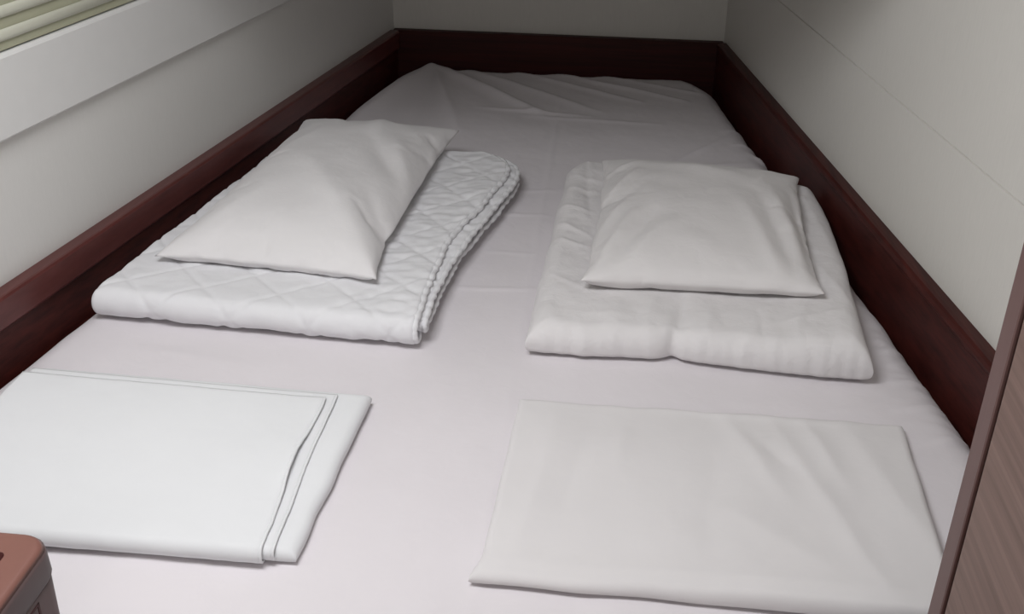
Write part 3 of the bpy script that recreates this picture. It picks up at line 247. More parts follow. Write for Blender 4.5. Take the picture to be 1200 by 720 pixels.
-4, -2, -1, 1, 1, 3, 4, 6, 7, 8, 9, 10, 8, 7, 1, -9, 9, 0, -5, -6, -7, -6, -7, -5, -4, -2, -1, 0, 1, 3, 4, 6, 7, 8, 9, 9, 8, 6, -2, -14,
10, 1, -4, -6, -7, -7, -6, -5, -4, -2, -1, 0, 1, 3, 4, 6, 7, 8, 8, 9, 5, 1, -3, -11, 14, 1, -4, -6, -7, -7, -6, -5, -4, -2, -2, 0, 1, 3, 4, 6,
7, 8, 8, 9, 7, 5, -1, -12, 12, 2, -3, -5, -7, -6, -6, -5, -4, -2, -2, 0, 1, 3, 4, 6, 7, 8, 8, 9, 7, 5, 0, -19, 12, 4, -3, -5, -7, -6, -6, -5,
-4, -3, -2, 0, 1, 3, 4, 6, 6, 8, 8, 8, 7, 4, -2, -12, 13, 4, -2, -5, -7, -7, -7, -5, -4, -3, -2, 0, 1, 3, 4, 6, 6, 8, 8, 8, 6, 4, -5, -13,
16, 5, -1, -4, -6, -6, -6, -5, -5, -3, -2, 0, 1, 3, 4, 6, 6, 7, 7, 8, 5, 2, -4, -13, 15, 5, 0, -4, -7, -7, -7, -5, -5, -3, -2, 0, 1, 3, 4, 6,
6, 8, 6, 5, 4, 0, -7, -15, 18, 12, 1, -3, -7, -6, -6, -6, -5, -3, -2, 0, 1, 3, 4, 5, 6, 8, 8, 8, 6, 2, -3, -13, 13, 5, -2, -5, -7, -7, -7, -6,
-5, -3, -2, 0, 1, 3, 3, 5, 6, 7, 7, 8, 6, 4, -1, -17, 12, 2, -4, -6, -8, -7, -7, -6, -5, -3, -2, 0, 1, 3, 3, 5, 6, 7, 7, 8, 6, 4, -2, -15,
11, 1, -5, -7, -8, -7, -7, -6, -5, -3, -2, 0, 1, 2, 3, 5, 6, 7, 7, 8, 6, 4, -2, -11, 10, -1, -5, -7, -8, -8, -7, -6, -5, -3, -2, 0, 0, 2, 3, 5,
6, 7, 7, 8, 6, 4, -1, -11, 7, -1, -5, -8, -9, -8, -8, -6, -5, -3, -3, -1, 0, 2, 3, 5, 6, 7, 7, 8, 6, 4, -1, -10, 10, 2, -6, -8, -9, -8, -8, -6,
-5, -4, -3, -1, 0, 2, 3, 5, 6, 7, 7, 8, 6, 4, -1, -11, 12, 1, -6, -8, -9, -9, -8, -6, -5, -4, -3, -1, 0, 2, 3, 5, 5, 7, 8, 8, 6, 4, -1, -10,
10, 0, -5, -6, -10, -8, -8, -6, -5, -4, -3, -1, 0, 2, 3, 5, 5, 7, 7, 8, 7, 4, -2, -10, 12, 1, -6, -9, -10, -8, -8, -6, -5, -4, -3, -1, 0, 2, 3, 4,
5, 7, 7, 9, 8, 6, -5, -14, 7, -2, -9, -9, -10, -8, -8, -6, -5, -3, -2, -1, 0, 1, 2, 4, 5, 7, 7, 8, 8, 7, 1, -8, 9, -5, -10, -10, -10, -8, -8, -6,
-5, -3, -2, 0, 0, 1, 2, 4, 4, 6, 7, 8, 8, 8, 1, -8, 3, -7, -10, -10, -9, -8, -7, -5, -4, -3, -2, 0, 1, 0, 1, 3, 4, 6, 6, 7, 8, 8, 6, -11,
-1, -8, -10, -9, -8, -7, -7, -5, -4, -2, -1, 1, 0, 0, 1, 3, 3, 5, 5, 6, 6, 8, 7, -2, -5, -10, -9, -7, -7, -6, -6, -4, -3, -2, -1, 1, 0, 0, 0, 2,
3, 4, 5, 7, 5, 6, 7, 3, -9, -7, -7, -7, -6, -5, -5, -4, -3, -1, 0, -1, 0, 1, 2, 3, 1, 3, 4, 5, 4, 5, 5, 7],
 under=[40, 39, 38, 37, 35, 35, 35, 37, 37, 37, 36, 35, 37, 36, 35, 34, 35, 36, 34, 32, 33, 33, 34, 34, 38, 21, 17, 13, 10, 9, 11, 15, 12, 12, 12, 12, 12, 13, 11, 10,
11, 15, 16, 15, 13, 15, 19, 33, 36, 16, 10, 7, 8, 9, 10, 10, 8, 8, 7, 11, 6, 6, 10, 6, 11, 12, 11, 8, 6, 9, 14, 33, 34, 11, 7, 6, 7, 7, 7, 6,
8, 7, 6, 10, 8, 6, 8, 8, 10, 8, 8, 7, 7, 7, 11, 31, 34, 9, 6, 6, 7, 8, 6, 7, 6, 7, 9, 9, 6, 6, 6, 7, 8, 9, 9, 8, 6, 6, 9, 31,
37, 10, 7, 7, 8, 7, 6, 7, 8, 6, 7, 6, 6, 6, 8, 6, 7, 10, 6, 6, 7, 6, 8, 33, 39, 11, 6, 6, 8, 8, 7, 8, 6, 6, 9, 9, 6, 6, 8, 9,
9, 6, 7, 7, 8, 6, 9, 34, 40, 13, 7, 9, 7, 7, 6, 6, 7, 6, 9, 9, 6, 6, 7, 9, 6, 6, 7, 8, 9, 7, 10, 35, 41, 16, 10, 6, 6, 7, 6, 7,
7, 6, 9, 7, 7, 6, 6, 7, 7, 9, 10, 6, 10, 9, 11, 35, 40, 15, 6, 6, 7, 8, 7, 10, 10, 10, 6, 6, 8, 6, 7, 6, 6, 6, 7, 9, 6, 6, 12, 35,
40, 15, 6, 6, 6, 6, 6, 7, 6, 6, 10, 9, 8, 6, 6, 7, 9, 6, 6, 7, 13, 6, 13, 37, 39, 15, 6, 7, 7, 7, 6, 7, 8, 7, 10, 10, 6, 10, 10, 7,
8, 6, 6, 6, 8, 13, 15, 39, 40, 17, 8, 6, 6, 6, 6, 6, 8, 6, 9, 7, 8, 9, 6, 7, 6, 6, 6, 7, 9, 12, 16, 38, 40, 15, 8, 6, 6, 7, 8, 6,
8, 6, 9, 6, 7, 6, 7, 7, 6, 6, 6, 7, 6, 9, 15, 40, 39, 15, 6, 6, 6, 9, 6, 7, 9, 9, 6, 6, 6, 9, 8, 6, 6, 6, 6, 7, 8, 6, 14, 39,
39, 15, 6, 8, 9, 6, 6, 6, 9, 8, 7, 7, 10, 6, 8, 7, 7, 6, 6, 9, 8, 6, 14, 39, 39, 15, 6, 8, 8, 10, 6, 9, 6, 6, 10, 11, 6, 10, 10, 10,
8, 8, 9, 10, 6, 7, 14, 38, 37, 14, 12, 6, 10, 6, 6, 10, 10, 11, 7, 7, 7, 7, 6, 6, 10, 10, 10, 6, 8, 12, 15, 40, 40, 15, 7, 6, 6, 10, 6, 9,
9, 6, 7, 7, 11, 6, 6, 6, 6, 6, 6, 12, 12, 6, 17, 41, 41, 16, 6, 6, 6, 11, 6, 9, 6, 6, 6, 6, 8, 6, 6, 6, 6, 6, 6, 6, 6, 12, 16, 39,
42, 17, 7, 8, 9, 6, 10, 9, 6, 6, 9, 7, 12, 7, 6, 8, 8, 6, 6, 7, 9, 6, 15, 39, 42, 18, 10, 9, 6, 6, 10, 6, 7, 10, 6, 6, 11, 8, 6, 6,
9, 9, 9, 6, 8, 6, 15, 39, 42, 19, 6, 7, 6, 6, 6, 9, 9, 10, 6, 7, 10, 11, 9, 6, 8, 8, 6, 6, 6, 6, 14, 39, 39, 17, 13, 11, 12, 12, 12, 11,
10, 6, 6, 6, 8, 11, 8, 7, 6, 8, 6, 9, 9, 6, 16, 38, 36, 13, 6, 12, 11, 8, 6, 7, 8, 7, 9, 7, 10, 11, 7, 8, 6, 9, 8, 6, 9, 6, 12, 37,
35, 11, 6, 11, 6, 10, 9, 8, 8, 6, 8, 10, 6, 7, 6, 9, 9, 8, 6, 6, 8, 8, 11, 36, 33, 10, 6, 6, 6, 11, 8, 8, 9, 7, 6, 10, 6, 6, 7, 9,
10, 6, 9, 6, 8, 6, 11, 32, 33, 10, 6, 7, 8, 6, 11, 8, 8, 9, 6, 7, 6, 6, 8, 7, 6, 10, 6, 9, 7, 7, 10, 34, 31, 10, 6, 7, 7, 6, 10, 11,
9, 8, 6, 7, 6, 6, 6, 8, 6, 10, 10, 7, 6, 6, 10, 34, 32, 10, 6, 6, 6, 7, 6, 11, 6, 9, 9, 9, 6, 6, 7, 7, 6, 12, 9, 6, 8, 7, 11, 34,
32, 12, 8, 6, 6, 6, 7, 6, 12, 6, 10, 6, 6, 7, 6, 7, 6, 6, 6, 6, 7, 9, 15, 36, 32, 15, 11, 8, 7, 8, 9, 9, 11, 12, 9, 10, 11, 11, 12, 14,
12, 12, 11, 11, 12, 15, 19, 36, 32, 31, 31, 31, 32, 31, 32, 33, 33, 34, 34, 34, 35, 33, 36, 37, 35, 34, 32, 27, 31, 34, 35, 37])

# ------------------------------------------------------------------ helpers
def link(name, me, mat=None, parent=None):
    o = bpy.data.objects.new(name, me)
    COL.objects.link(o)
    if mat: me.materials.append(mat)
    if parent: o.parent = parent
    return o

def mesh(name, V, F, mat=None, parent=None, smooth=True):
    me = bpy.data.meshes.new(name)
    me.from_pydata([tuple(map(float, v)) for v in V], [], [tuple(map(int, f)) for f in F])
    me.validate(); me.update()
    if smooth: me.polygons.foreach_set('use_smooth', [True] * len(me.polygons))
    bm = bmesh.new(); bm.from_mesh(me); bmesh.ops.recalc_face_normals(bm, faces=bm.faces); bm.to_mesh(me); bm.free()
    return link(name, me, mat, parent)

def empty(name, loc):
    o = bpy.data.objects.new(name, None); COL.objects.link(o)
    o.location = loc; o.empty_display_size = .1
    o.matrix_basis = Matrix.Translation(loc)
    return o

def tag(o, label, cat, group=None):
    o['label'] = label; o['category'] = cat
    if group: o['group'] = group
    return o

def struct(o):
    o['kind'] = 'structure'; return o

def rel(o, root):
    """parent keeping world-space vertices"""
    o.parent = root
    o.matrix_parent_inverse = Matrix.Translation(-Vector(root.location))
    return o

def prism(name, outline, z0, z1, mat, bevel=.002, segs=2, parent=None):
    bm = bmesh.new()
    vs = [bm.verts.new((x, y, z0)) for x, y in outline]
    f = bm.faces.new(vs)
    r = bmesh.ops.extrude_face_region(bm, geom=[f])
    for v in [g for g in r['geom'] if isinstance(g, bmesh.types.BMVert)]: v.co.z = z1
    bmesh.ops.recalc_face_normals(bm, faces=bm.faces)
    if bevel: bmesh.ops.bevel(bm, geom=list(bm.edges), offset=bevel, segments=segs, profile=.5, affect='EDGES')
    me = bpy.data.meshes.new(name); bm.to_mesh(me); bm.free()
    return link(name, me, mat, parent)

def box(name, a, b, mat, bevel=.002, parent=None):
    return prism(name, [(a[0], a[1]), (b[0], a[1]), (b[0], b[1]), (a[0], b[1])], a[2], b[2], mat, bevel, parent=parent)

def sweep(name, prof, p0, p1, mat, smooth=False):
    """profile [(inward, z)] swept in plan from p0 to p1; 'inward' is to the right of travel"""
    p0 = np.array(p0, float); p1 = np.array(p1, float)
    d = (p1 - p0) / np.linalg.norm(p1 - p0); n = np.array([d[1], -d[0]])
    V = []
    for p in (p0, p1):
        for a, z in prof: V.append((*(p + n * a), z))
    k = len(prof); F = [(i, (i + 1) % k, k + (i + 1) % k, k + i) for i in range(k)]
    F += [tuple(range(k))[::-1], tuple(range(k, 2 * k))]
    return mesh(name, V, F, mat, smooth=smooth)

_rng = np.random.RandomState(4)
_perm = _rng.permutation(256); _perm = np.concatenate([_perm, _perm])
_g = _rng.uniform(0, 2 * np.pi, 256); _gx = np.cos(_g); _gy = np.sin(_g)
def perlin(x, y):
    x = np.asarray(x, float); y = np.asarray(y, float)
    xi = np.floor(x).astype(int); yi = np.floor(y).astype(int)
    xf = x - xi; yf = y - yi; xi &= 255; yi &= 255
    u = xf**3 * (xf * (xf * 6 - 15) + 10); v = yf**3 * (yf * (yf * 6 - 15) + 10)
    def g(ix, iy, fx, fy):
        h = _perm[(_perm[ix & 255] + iy) & 255]; return _gx[h] * fx + _gy[h] * fy
    a = g(xi, yi, xf, yf); b = g(xi + 1, yi, xf - 1, yf); c = g(xi, yi + 1, xf, yf - 1); d = g(xi + 1, yi + 1, xf - 1, yf - 1)
    return (a + u * (b - a)) + v * ((c + u * (d - c)) - (a + u * (b - a)))
def fbm(x, y, o=3):
    s = 0; a = 1
    for k in range(o): s = s + a * perlin(x * 2**k + 13 * k, y * 2**k + 7 * k); a *= .5
    return s

def creases(X, Y, L):
    """sum of tapered ridges; L = (x1,y1,x2,y2,width,amp[,bend])"""
    H = np.zeros_like(X)
    for c in L:
        x1, y1, x2, y2, w, a = c[:6]; bend = c[6] if len(c) > 6 else 0
        dx, dy = x2 - x1, y2 - y1; l2 = dx * dx + dy * dy; l = math.sqrt(l2)
        t = ((X - x1) * dx + (Y - y1) * dy) / l2
        s = ((X - x1) * dy - (Y - y1) * dx) / l - bend * np.sin(np.clip(t, 0, 1) * np.pi) + .006 * perlin(t * l * 9 + x1 * 31, X * 0 + y1 * 17)
        e = np.clip(t, 0, 1); over = np.abs(t - e) * l
        tap = np.clip(np.sin(np.pi * (e * .84 + .08)), 0, 1) ** .6
        H += a * tap * np.exp(-np.abs(s / w) ** 1.6 - (over / (w * 1.5)) ** 2)
    return H

def smooth01(t): t = np.clip(t, 0, 1); return t * t * (3 - 2 * t)

def bil(Q, u, v):
    """Q: near-left, near-right, far-right, far-left"""
    Q = np.array(Q, float)
    u = np.asarray(u)[..., None]; v = np.asarray(v)[..., None]
    return (Q[0] * (1 - u) + Q[1] * u) * (1 - v) + (Q[3] * (1 - u) + Q[2] * u) * v

def closed_grid(nu, nv):
    """indices of a two-sided grid sharing its rim: top ids [0..), bottom ids for interior"""
    T = np.arange((nu + 1) * (nv + 1)).reshape(nu + 1, nv + 1)
    B = T.copy(); n = (nu + 1) * (nv + 1)
    B[1:-1, 1:-1] = n + np.arange((nu - 1) * (nv - 1)).reshape(nu - 1, nv - 1)
    F = []
    for i in range(nu):
        for j in range(nv):
            F.append((T[i, j], T[i + 1, j], T[i + 1, j + 1], T[i, j + 1]))
            F.append((B[i, j + 1], B[i + 1, j + 1], B[i + 1, j], B[i, j]))
    return T, B, F

def edge_spacing(n, L, r):
    """n+1 samples over 0..1, denser inside distance r of both ends"""
    k = max(5, n // 12)
    a = (1 - np.cos(np.linspace(0, np.pi / 2, k + 1))) * r / L
    mid = np.linspace(r / L, 1 - r / L, n - 2 * k + 1)
    return np.concatenate([a[:-1], mid, (1 - a[::-1])[1:]])

def slab(name, Q, z0, T, r, mat, nu=120, nv=120, top=None, edge=None, parent=None, zbase=None):
    """soft closed slab. top(X,Y,u,v)->dz ; edge(u,v)->(du,dv) outline waviness in metres"""
    Qn = np.array(Q, float)
    LU = np.linalg.norm(Qn[1] - Qn[0]); LV = np.linalg.norm(Qn[3] - Qn[0])
    us = edge_spacing(nu, LU, r); vs = edge_spacing(nv, LV, r); nu = len(us) - 1; nv = len(vs) - 1
    u, v = np.meshgrid(us, vs, indexing='ij')
    P = bil(Q, u, v)
    if edge is not None:
        P = P + edge(u, v)
    du = np.minimum(u, 1 - u) * LU; dv = np.minimum(v, 1 - v) * LV
    fu = np.sqrt(np.clip(1 - (1 - np.clip(du / r, 0, 1)) ** 2, 0, 1)); fv = np.sqrt(np.clip(1 - (1 - np.clip(dv / r, 0, 1)) ** 2, 0, 1))
    f = np.minimum(fu, fv) * .5 + fu * fv * .5
    X, Y = P[..., 0], P[..., 1]
    dz = top(X, Y, u, v) if top else 0
    th = T
    zb = z0 if zbase is None else zbase(X, Y, u, v)
    zm = zb + th * .42
    zt = zm + (th * .58 + dz) * f
    zl = zm - (th * .42) * f ** .5
    Tid, Bid, F = closed_grid(nu, nv)
    V = np.concatenate([np.dstack([X, Y, zt]).reshape(-1, 3), np.dstack([X, Y, zl])[1:-1, 1:-1].reshape(-1, 3)])
    return mesh(name, V, F, mat, parent)

from mathutils.bvhtree import BVHTree
def bvh_of(objs):
    V = []; F = []
    for o in objs:
        n = len(V); V += [v.co.copy() for v in o.data.vertices]; F += [[n + i for i in p.vertices] for p in o.data.polygons]
    return BVHTree.FromPolygons(V, F)
def rest_on(o, objs, gap=.0015):
    """lift every vertex that would sink below the surface carrying the cloth"""
    t = bvh_of(objs)
    for v in o.data.vertices:
        h = t.ray_cast(Vector((v.co.x, v.co.y, 1.2)), Vector((0, 0, -1)))[0]
        if h is None: continue
        m = 0
        for dx, dy in ((.006, 0), (-.006, 0), (0, .006), (0, -.006)):
            k = t.ray_cast(Vector((v.co.x + dx, v.co.y + dy, 1.2)), Vector((0, 0, -1)))[0]
            if k is not None: m = max(m, min(k.z - h.z, .006))
        lim = h.z + m * .6 + gap
        if v.co.z < lim: v.co.z = lim + .12 * min(.02, max(0, v.co.z - lim + .02))

def tube(name, pts, rad, mat, n=8, parent=None, rope=0):
    P = np.array(pts, float); N = len(P)
    T = np.gradient(P, axis=0); T /= np.linalg.norm(T, axis=1)[:, None] + 1e-9
    up = np.array([.31, .2, .93]); A = np.cross(T, up); A /= np.linalg.norm(A, axis=1)[:, None] + 1e-9; B = np.cross(T, A)
    s = np.concatenate([[0], np.cumsum(np.linalg.norm(np.diff(P, axis=0), axis=1))])
    V = []
    for i in range(N):
        r = rad * (1 + rope * math.sin(s[i] * 900) * .5 + rope * float(perlin(s[i] * 130, rad * 999)))
        if i in (0, N - 1): r *= .4
        for k in range(n):
            a = 2 * math.pi * k / n; V.append(P[i] + r * (math.cos(a) * A[i] + math.sin(a) * B[i]))
    F = [(i * n + k, i * n + (k + 1) % n, (i + 1) * n + (k + 1) % n, (i + 1) * n + k) for i in range(N - 1) for k in range(n)]
    F += [tuple(range(n)), tuple(range((N - 1) * n, N * n))]
    return mesh(name, V, F, mat, parent)

def cpath(D, h0, h1, vfar0, vfar1, v0, step=.006):
    """C fold seen from the side: from far-bottom to near, round the fold, back far on top. (y-distance, z)"""
    r = (h1 - h0) / 2; pts = []
    for y in np.arange(vfar0, v0 + r, -step): pts.append((y, h0))
    for a in np.linspace(-np.pi / 2, -3 * np.pi / 2, max(9, int(np.pi * r / .003))): pts.append((v0 + r + r * math.cos(a), h0 + r + r * math.sin(a)))
    for y in np.arange(v0 + r + step, vfar1, step): pts.append((y, h1))
    return np.array(pts)

def ribbon(name, path, thick, nu, place, mat, u0=None, u1=None, disp=None, parent=None):
    """thick cloth following a side-view path. place(u, y)->(X,Y) ; disp(u,s,y,X,Y,top)->normal offset"""
    N = len(path)
    T = np.gradient(path, axis=0); T /= np.linalg.norm(T, axis=1)[:, None]
    Nn = np.stack([-T[:, 1], T[:, 0]], 1) * -1.0
    Nn = -Nn if Nn[0, 1] > 0 else Nn               # the bottom leg's outward side faces down
    s = np.concatenate([[0], np.cumsum(np.linalg.norm(np.diff(path, axis=0), axis=1))])
    uu = np.linspace(0, 1, nu + 1)
    a = np.array([u0(si, p[0], p[1]) if u0 else 0 for si, p in zip(s, path)]); b = np.array([u1(si, p[0], p[1]) if u1 else 1 for si, p in zip(s, path)])
    U = a[:, None] + (b - a)[:, None] * uu[None, :]
    S = np.repeat(s[:, None], nu + 1, 1); Yp = np.repeat(path[:, :1], nu + 1, 1)
    out = []
    ex = np.minimum(uu, 1 - uu)[None, :] * (b - a)[:, None]
    es = np.minimum(S, s[-1] - S)
    rim = np.sqrt(np.clip(1 - (1 - np.clip(np.minimum(ex / .012, es / .008), 0, 1)) ** 2, 0, 1)) * .8 + .2
    XY = place(U, Yp)
    D = disp(U, S, Yp, XY[..., 0], XY[..., 1]) if disp else (0 * U, 0 * U)
    dn, dz = D
    for sd in (1, -1):
        off = sd * thick / 2 * rim + (dn if sd > 0 else dn * .0)
        yy = Yp + Nn[:, :1] * off; zz = path[:, 1:2] + Nn[:, 1:2] * off + dz
        XY = place(U, yy)
        out.append(np.dstack([XY[..., 0], XY[..., 1], zz]))
    V = np.concatenate([o.reshape(-1, 3) for o in out]); m = N * (nu + 1)
    I = np.arange(m).reshape(N, nu + 1)
    F = []
    for i in range(N - 1):
        for j in range(nu):
            F.append((I[i, j], I[i, j + 1], I[i + 1, j + 1], I[i + 1, j])); F.append((m + I[i, j], m + I[i + 1, j], m + I[i + 1, j + 1], m + I[i, j + 1]))
        F.append((I[i, 0], I[i + 1, 0], m + I[i + 1, 0], m + I[i, 0])); F.append((I[i, nu], m + I[i, nu], m + I[i + 1, nu], I[i + 1, nu]))
    for j in range(nu):
        F.append((I[0, j], m + I[0, j], m + I[0, j + 1], I[0, j + 1])); F.append((I[-1, j], I[-1, j + 1], m + I[-1, j + 1], m + I[-1, j]))
    o = mesh(name, V, F, mat, parent)
    rimpts = (out[0][:, -1] + out[1][:, -1]) / 2
    return o, rimpts

# ------------------------------------------------------------------ materials
def nodes(name):
    m = bpy.data.materials.new(name); m.use_nodes = True; nt = m.node_tree
    return m, nt, nt.nodes['Principled BSDF']
def N(nt, t, **k):
    n = nt.nodes.new(t)
    for a, b in k.items():
        if a in n.inputs: n.inputs[a].default_value = b
        else: setattr(n, a, b)
    return n

def cloth(name, col, weave=1200, crumple=.25, bumpd=.0012, tint=.03):
    m, nt, p = nodes(name); L = nt.links.new
    tc = N(nt, 'ShaderNodeTexCoord')
    n1 = N(nt, 'ShaderNodeTexNoise'); n1.inputs['Scale'].default_value = 6; n1.inputs['Detail'].default_value = 4
    L(tc.outputs['Object'], n1.inputs['Vector'])
    r = N(nt, 'ShaderNodeValToRGB'); c = np.array(col)
    r.color_ramp.elements[0].position = .3; r.color_ramp.elements[0].color = (*(c * (1 - tint)), 1)
    r.color_ramp.elements[1].position = .7; r.color_ramp.elements[1].color = (*c, 1)
    L(n1.outputs['Fac'], r.inputs[0]); L(r.outputs[0], p.inputs['Base Color'])
    p.inputs['Roughness'].default_value = .92; p.inputs['Specular IOR Level'].default_value = .15
    p.inputs['Sheen Weight'].default_value = .15; p.inputs['Sheen Roughness'].default_value = .5
    n2 = N(nt, 'ShaderNodeTexNoise'); n2.inputs['Scale'].default_value = 30; n2.inputs['Detail'].default_value = 5; n2.inputs['Distortion'].default_value = .6
    n3 = N(nt, 'ShaderNodeTexNoise'); n3.inputs['Scale'].default_value = weave; n3.inputs['Detail'].default_value = 1
    L(tc.outputs['Object'], n2.inputs['Vector']); L(tc.outputs['Object'], n3.inputs['Vector'])
    b = N(nt, 'ShaderNodeBump'); b.inputs['Strength'].default_value = crumple; b.inputs['Distance'].default_value = bumpd * 3
    b2 = N(nt, 'ShaderNodeBump'); b2.inputs['Strength'].default_value = .25; b2.inputs['Distance'].default_value = .0004
    L(n2.outputs['Fac'], b.inputs['Height']); L(n3.outputs['Fac'], b2.inputs['Height']); L(b.outputs[0], b2.inputs['Normal']); L(b2.outputs[0], p.inputs['Normal'])
    return m

def wood(name, dark, light, axis, scale=1.0, rough=.38, coat=.15, streak=60):
    """axis: 0/1/2 = direction of the grain"""
    m, nt, p = nodes(name); L = nt.links.new
    tc = N(nt, 'ShaderNodeTexCoord'); mp = N(nt, 'ShaderNodeMapping')
    s = [streak * scale] * 3; s[axis] = 2.2 * scale; mp.inputs['Scale'].default_value = s
    L(tc.outputs['Object'], mp.inputs['Vector'])
    n = N(nt, 'ShaderNodeTexNoise'); n.inputs['Scale'].default_value = 1; n.inputs['Detail'].default_value = 8; n.inputs['Roughness'].default_value = .65
    L(mp.outputs[0], n.inputs['Vector'])
    r = N(nt, 'ShaderNodeValToRGB'); r.color_ramp.elements[0].position = .32; r.color_ramp.elements[1].position = .7
    r.color_ramp.elements[0].color = (*dark, 1); r.color_ramp.elements[1].color = (*light, 1)
    L(n.outputs['Fac'], r.inputs[0]); L(r.outputs[0], p.inputs['Base Color'])
    p.inputs['Roughness'].default_value = rough; p.inputs['Specular IOR Level'].default_value = .3; p.inputs['Coat Weight'].default_value = coat; p.inputs['Coat Roughness'].default_value = .3
    b = N(nt, 'ShaderNodeBump'); b.inputs['Strength'].default_value = .15; b.inputs['Distance'].default_value = .001
    L(n.outputs['Fac'], b.inputs['Height']); L(b.outputs[0], p.inputs['Normal'])
    return m

def plain(name, col, rough=.5, nscale=40, bump=.1, var=.06, metal=0, stretch=None):
    m, nt, p = nodes(name); L = nt.links.new
    tc = N(nt, 'ShaderNodeTexCoord'); mp = N(nt, 'ShaderNodeMapping'); mp.inputs['Scale'].default_value = stretch or (1, 1, 1)
    n = N(nt, 'ShaderNodeTexNoise'); n.inputs['Scale'].default_value = nscale; n.inputs['Detail'].default_value = 3
    L(tc.outputs['Object'], mp.inputs[0]); L(mp.outputs[0], n.inputs['Vector'])
    r = N(nt, 'ShaderNodeValToRGB'); c = np.array(col)
    r.color_ramp.elements[0].color = (*(c * (1 - var)), 1); r.color_ramp.elements[1].color = (*np.minimum(c * (1 + var), 1), 1)
    L(n.outputs['Fac'], r.inputs[0]); L(r.outputs[0], p.inputs['Base Color'])
    p.inputs['Roughness'].default_value = rough; p.inputs['Metallic'].default_value = metal
    b = N(nt, 'ShaderNodeBump'); b.inputs['Strength'].default_value = bump; b.inputs['Distance'].default_value = .001
    L(n.outputs['Fac'], b.inputs['Height']); L(b.outputs[0], p.inputs['Normal'])
    return m

M_wall = plain('cream_wall', (.70, .69, .665), .6, 90, .12, .03, stretch=(3, 3, .35))
M_wallr = plain('woven_cream_wall', (.72, .70, .66), .6, 120, .25, .05, stretch=(3, 3, .25))
M_trim = plain('trim_paint', (.74, .735, .72), .45, 30, .04, .02)
M_ceil = plain('ceiling_panel', (.40, .38, .35), .7)
M_sheet = cloth('fitted_sheet_cotton', (.755, .715, .74), 900, .25, .0012)
M_quilt = cloth('quilt_cotton', (.80, .795, .815), 900, .35, .0012)
M_duvet = cloth('duvet_cotton', (.765, .74, .745), 900, .5, .0015)
M_pil = cloth('pillowcase_cotton', (.79, .77, .775), 1000, .3, .0012)
M_pilr = cloth('pillowcase_cotton_warm', (.75, .725, .725), 1000, .35, .0012)
M_lin = cloth('folded_sheet_cotton', (.78, .785, .80), 1000, .14, .001)
M_lin2 = cloth('folded_case_cotton', (.74, .715, .72), 1000, .2, .001)
M_maho = wood('mahogany', (.028, .0035, .0028), (.082, .015, .011), 1, 1, .5, .04)
M_mahox = wood('mahogany_cross', (.024, .0025, .002), (.060, .008, .006), 0, 1, .55, .0)
M_rail = wood('mahogany_rail', (.085, .022, .02), (.125, .036, .032), 1, 1, .36, .25)
M_cabp = wood('cabinet_veneer', (.135, .078, .062), (.225, .142, .118), 1, .9, .5, .05, 110)
M_cabe = wood('cabinet_lipping', (.115, .058, .052), (.14, .075, .068), 2, 1, .45, .1, 40)
M_dark = plain('dark_gap', (.012, .006, .006), .7)
M_floor = wood('floor_boards', (.05, .02, .012), (.13, .06, .035), 1, .6, .4, .1)
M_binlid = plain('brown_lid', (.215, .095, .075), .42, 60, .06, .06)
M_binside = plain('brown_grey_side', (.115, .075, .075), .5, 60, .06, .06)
M_slot = plain('dark_red_slot', (.06, .008, .008), .6)
M_slat = plain('blind_slat_cream', (.62, .62, .52), .5, 30, .03, .03)
M_olive = plain('blind_olive', (.42, .42, .30), .6, 30, .05, .04)
M_frame = plain('window_frame', (.55, .55, .52), .4)

# ------------------------------------------------------------------ plan of the tapering cabin
tl, tr = .16244, .16497
CL, CR = 1.4712, .987
def wl(y, d=0): return -(CL - d - math.sin(tl) * y) / math.cos(tl)      # x of the left wall, moved d inward
def wr(y, d=0): return (CR - d - math.sin(tr) * y) / math.cos(tr)
YB, Y0, H = 3.932, -1.2, 2.15
ZM, ZB = .48, .60       # mattress crown, top of the boards

# walls (extruded profiles, outside thickness .08)
struct(sweep('wall_left', [(0, 0), (0, H), (-.08, H), (-.08, 0)], (wl(Y0), Y0), (wl(YB), YB), M_wall))
struct(sweep('wall_right', [(0, 0), (.08, 0), (.08, H), (0, H), (0, .8755), (.0035, .8742), (.0035, .8728), (0, .8715)][::-1], (wr(Y0), Y0), (wr(YB), YB), M_wallr))
bw = box('wall_back', (wl(YB) - .08, YB, 0), (wr(YB) + .08, YB + .08, H), M_wallr, 0); struct(bw)
def polyfloor(name, z0, z1, mat, y1=YB + .08):
    return struct(prism(name, [(wl(Y0) - .08, Y0), (wr(Y0) + .08, Y0), (wr(y1) + .08, y1), (wl(y1) - .08, y1)], z0, z1, mat, 0))
polyfloor('floor', -.05, 0, M_floor)
polyfloor('ceiling', H, H + .05, M_ceil)
ya = 2.15
struct(prism('ceiling', [(wl(ya), ya), (wr(ya), ya), (wr(YB), YB), (wl(YB), YB)], 1.36, 1.42, M_ceil, 0))  # unseen low ceiling, added to keep light off the back of the berth
struct(prism('ceiling', [(wl(ya), ya), (wr(ya), ya), (wr(ya + .03), ya + .03), (wl(ya + .03), ya + .03)], 1.42, H, M_ceil, 0))  # drop face of the added low ceiling, blocks light above it

# left ledge band under the window, with a shadow line beneath
struct(sweep('trim_1', [(-.002, .884), (.014, .877), (.0175, .881), (.0175, 1.026), (.013, 1.0335), (-.002, 1.0335)], (wl(Y0), Y0), (wl(YB), YB), M_trim))
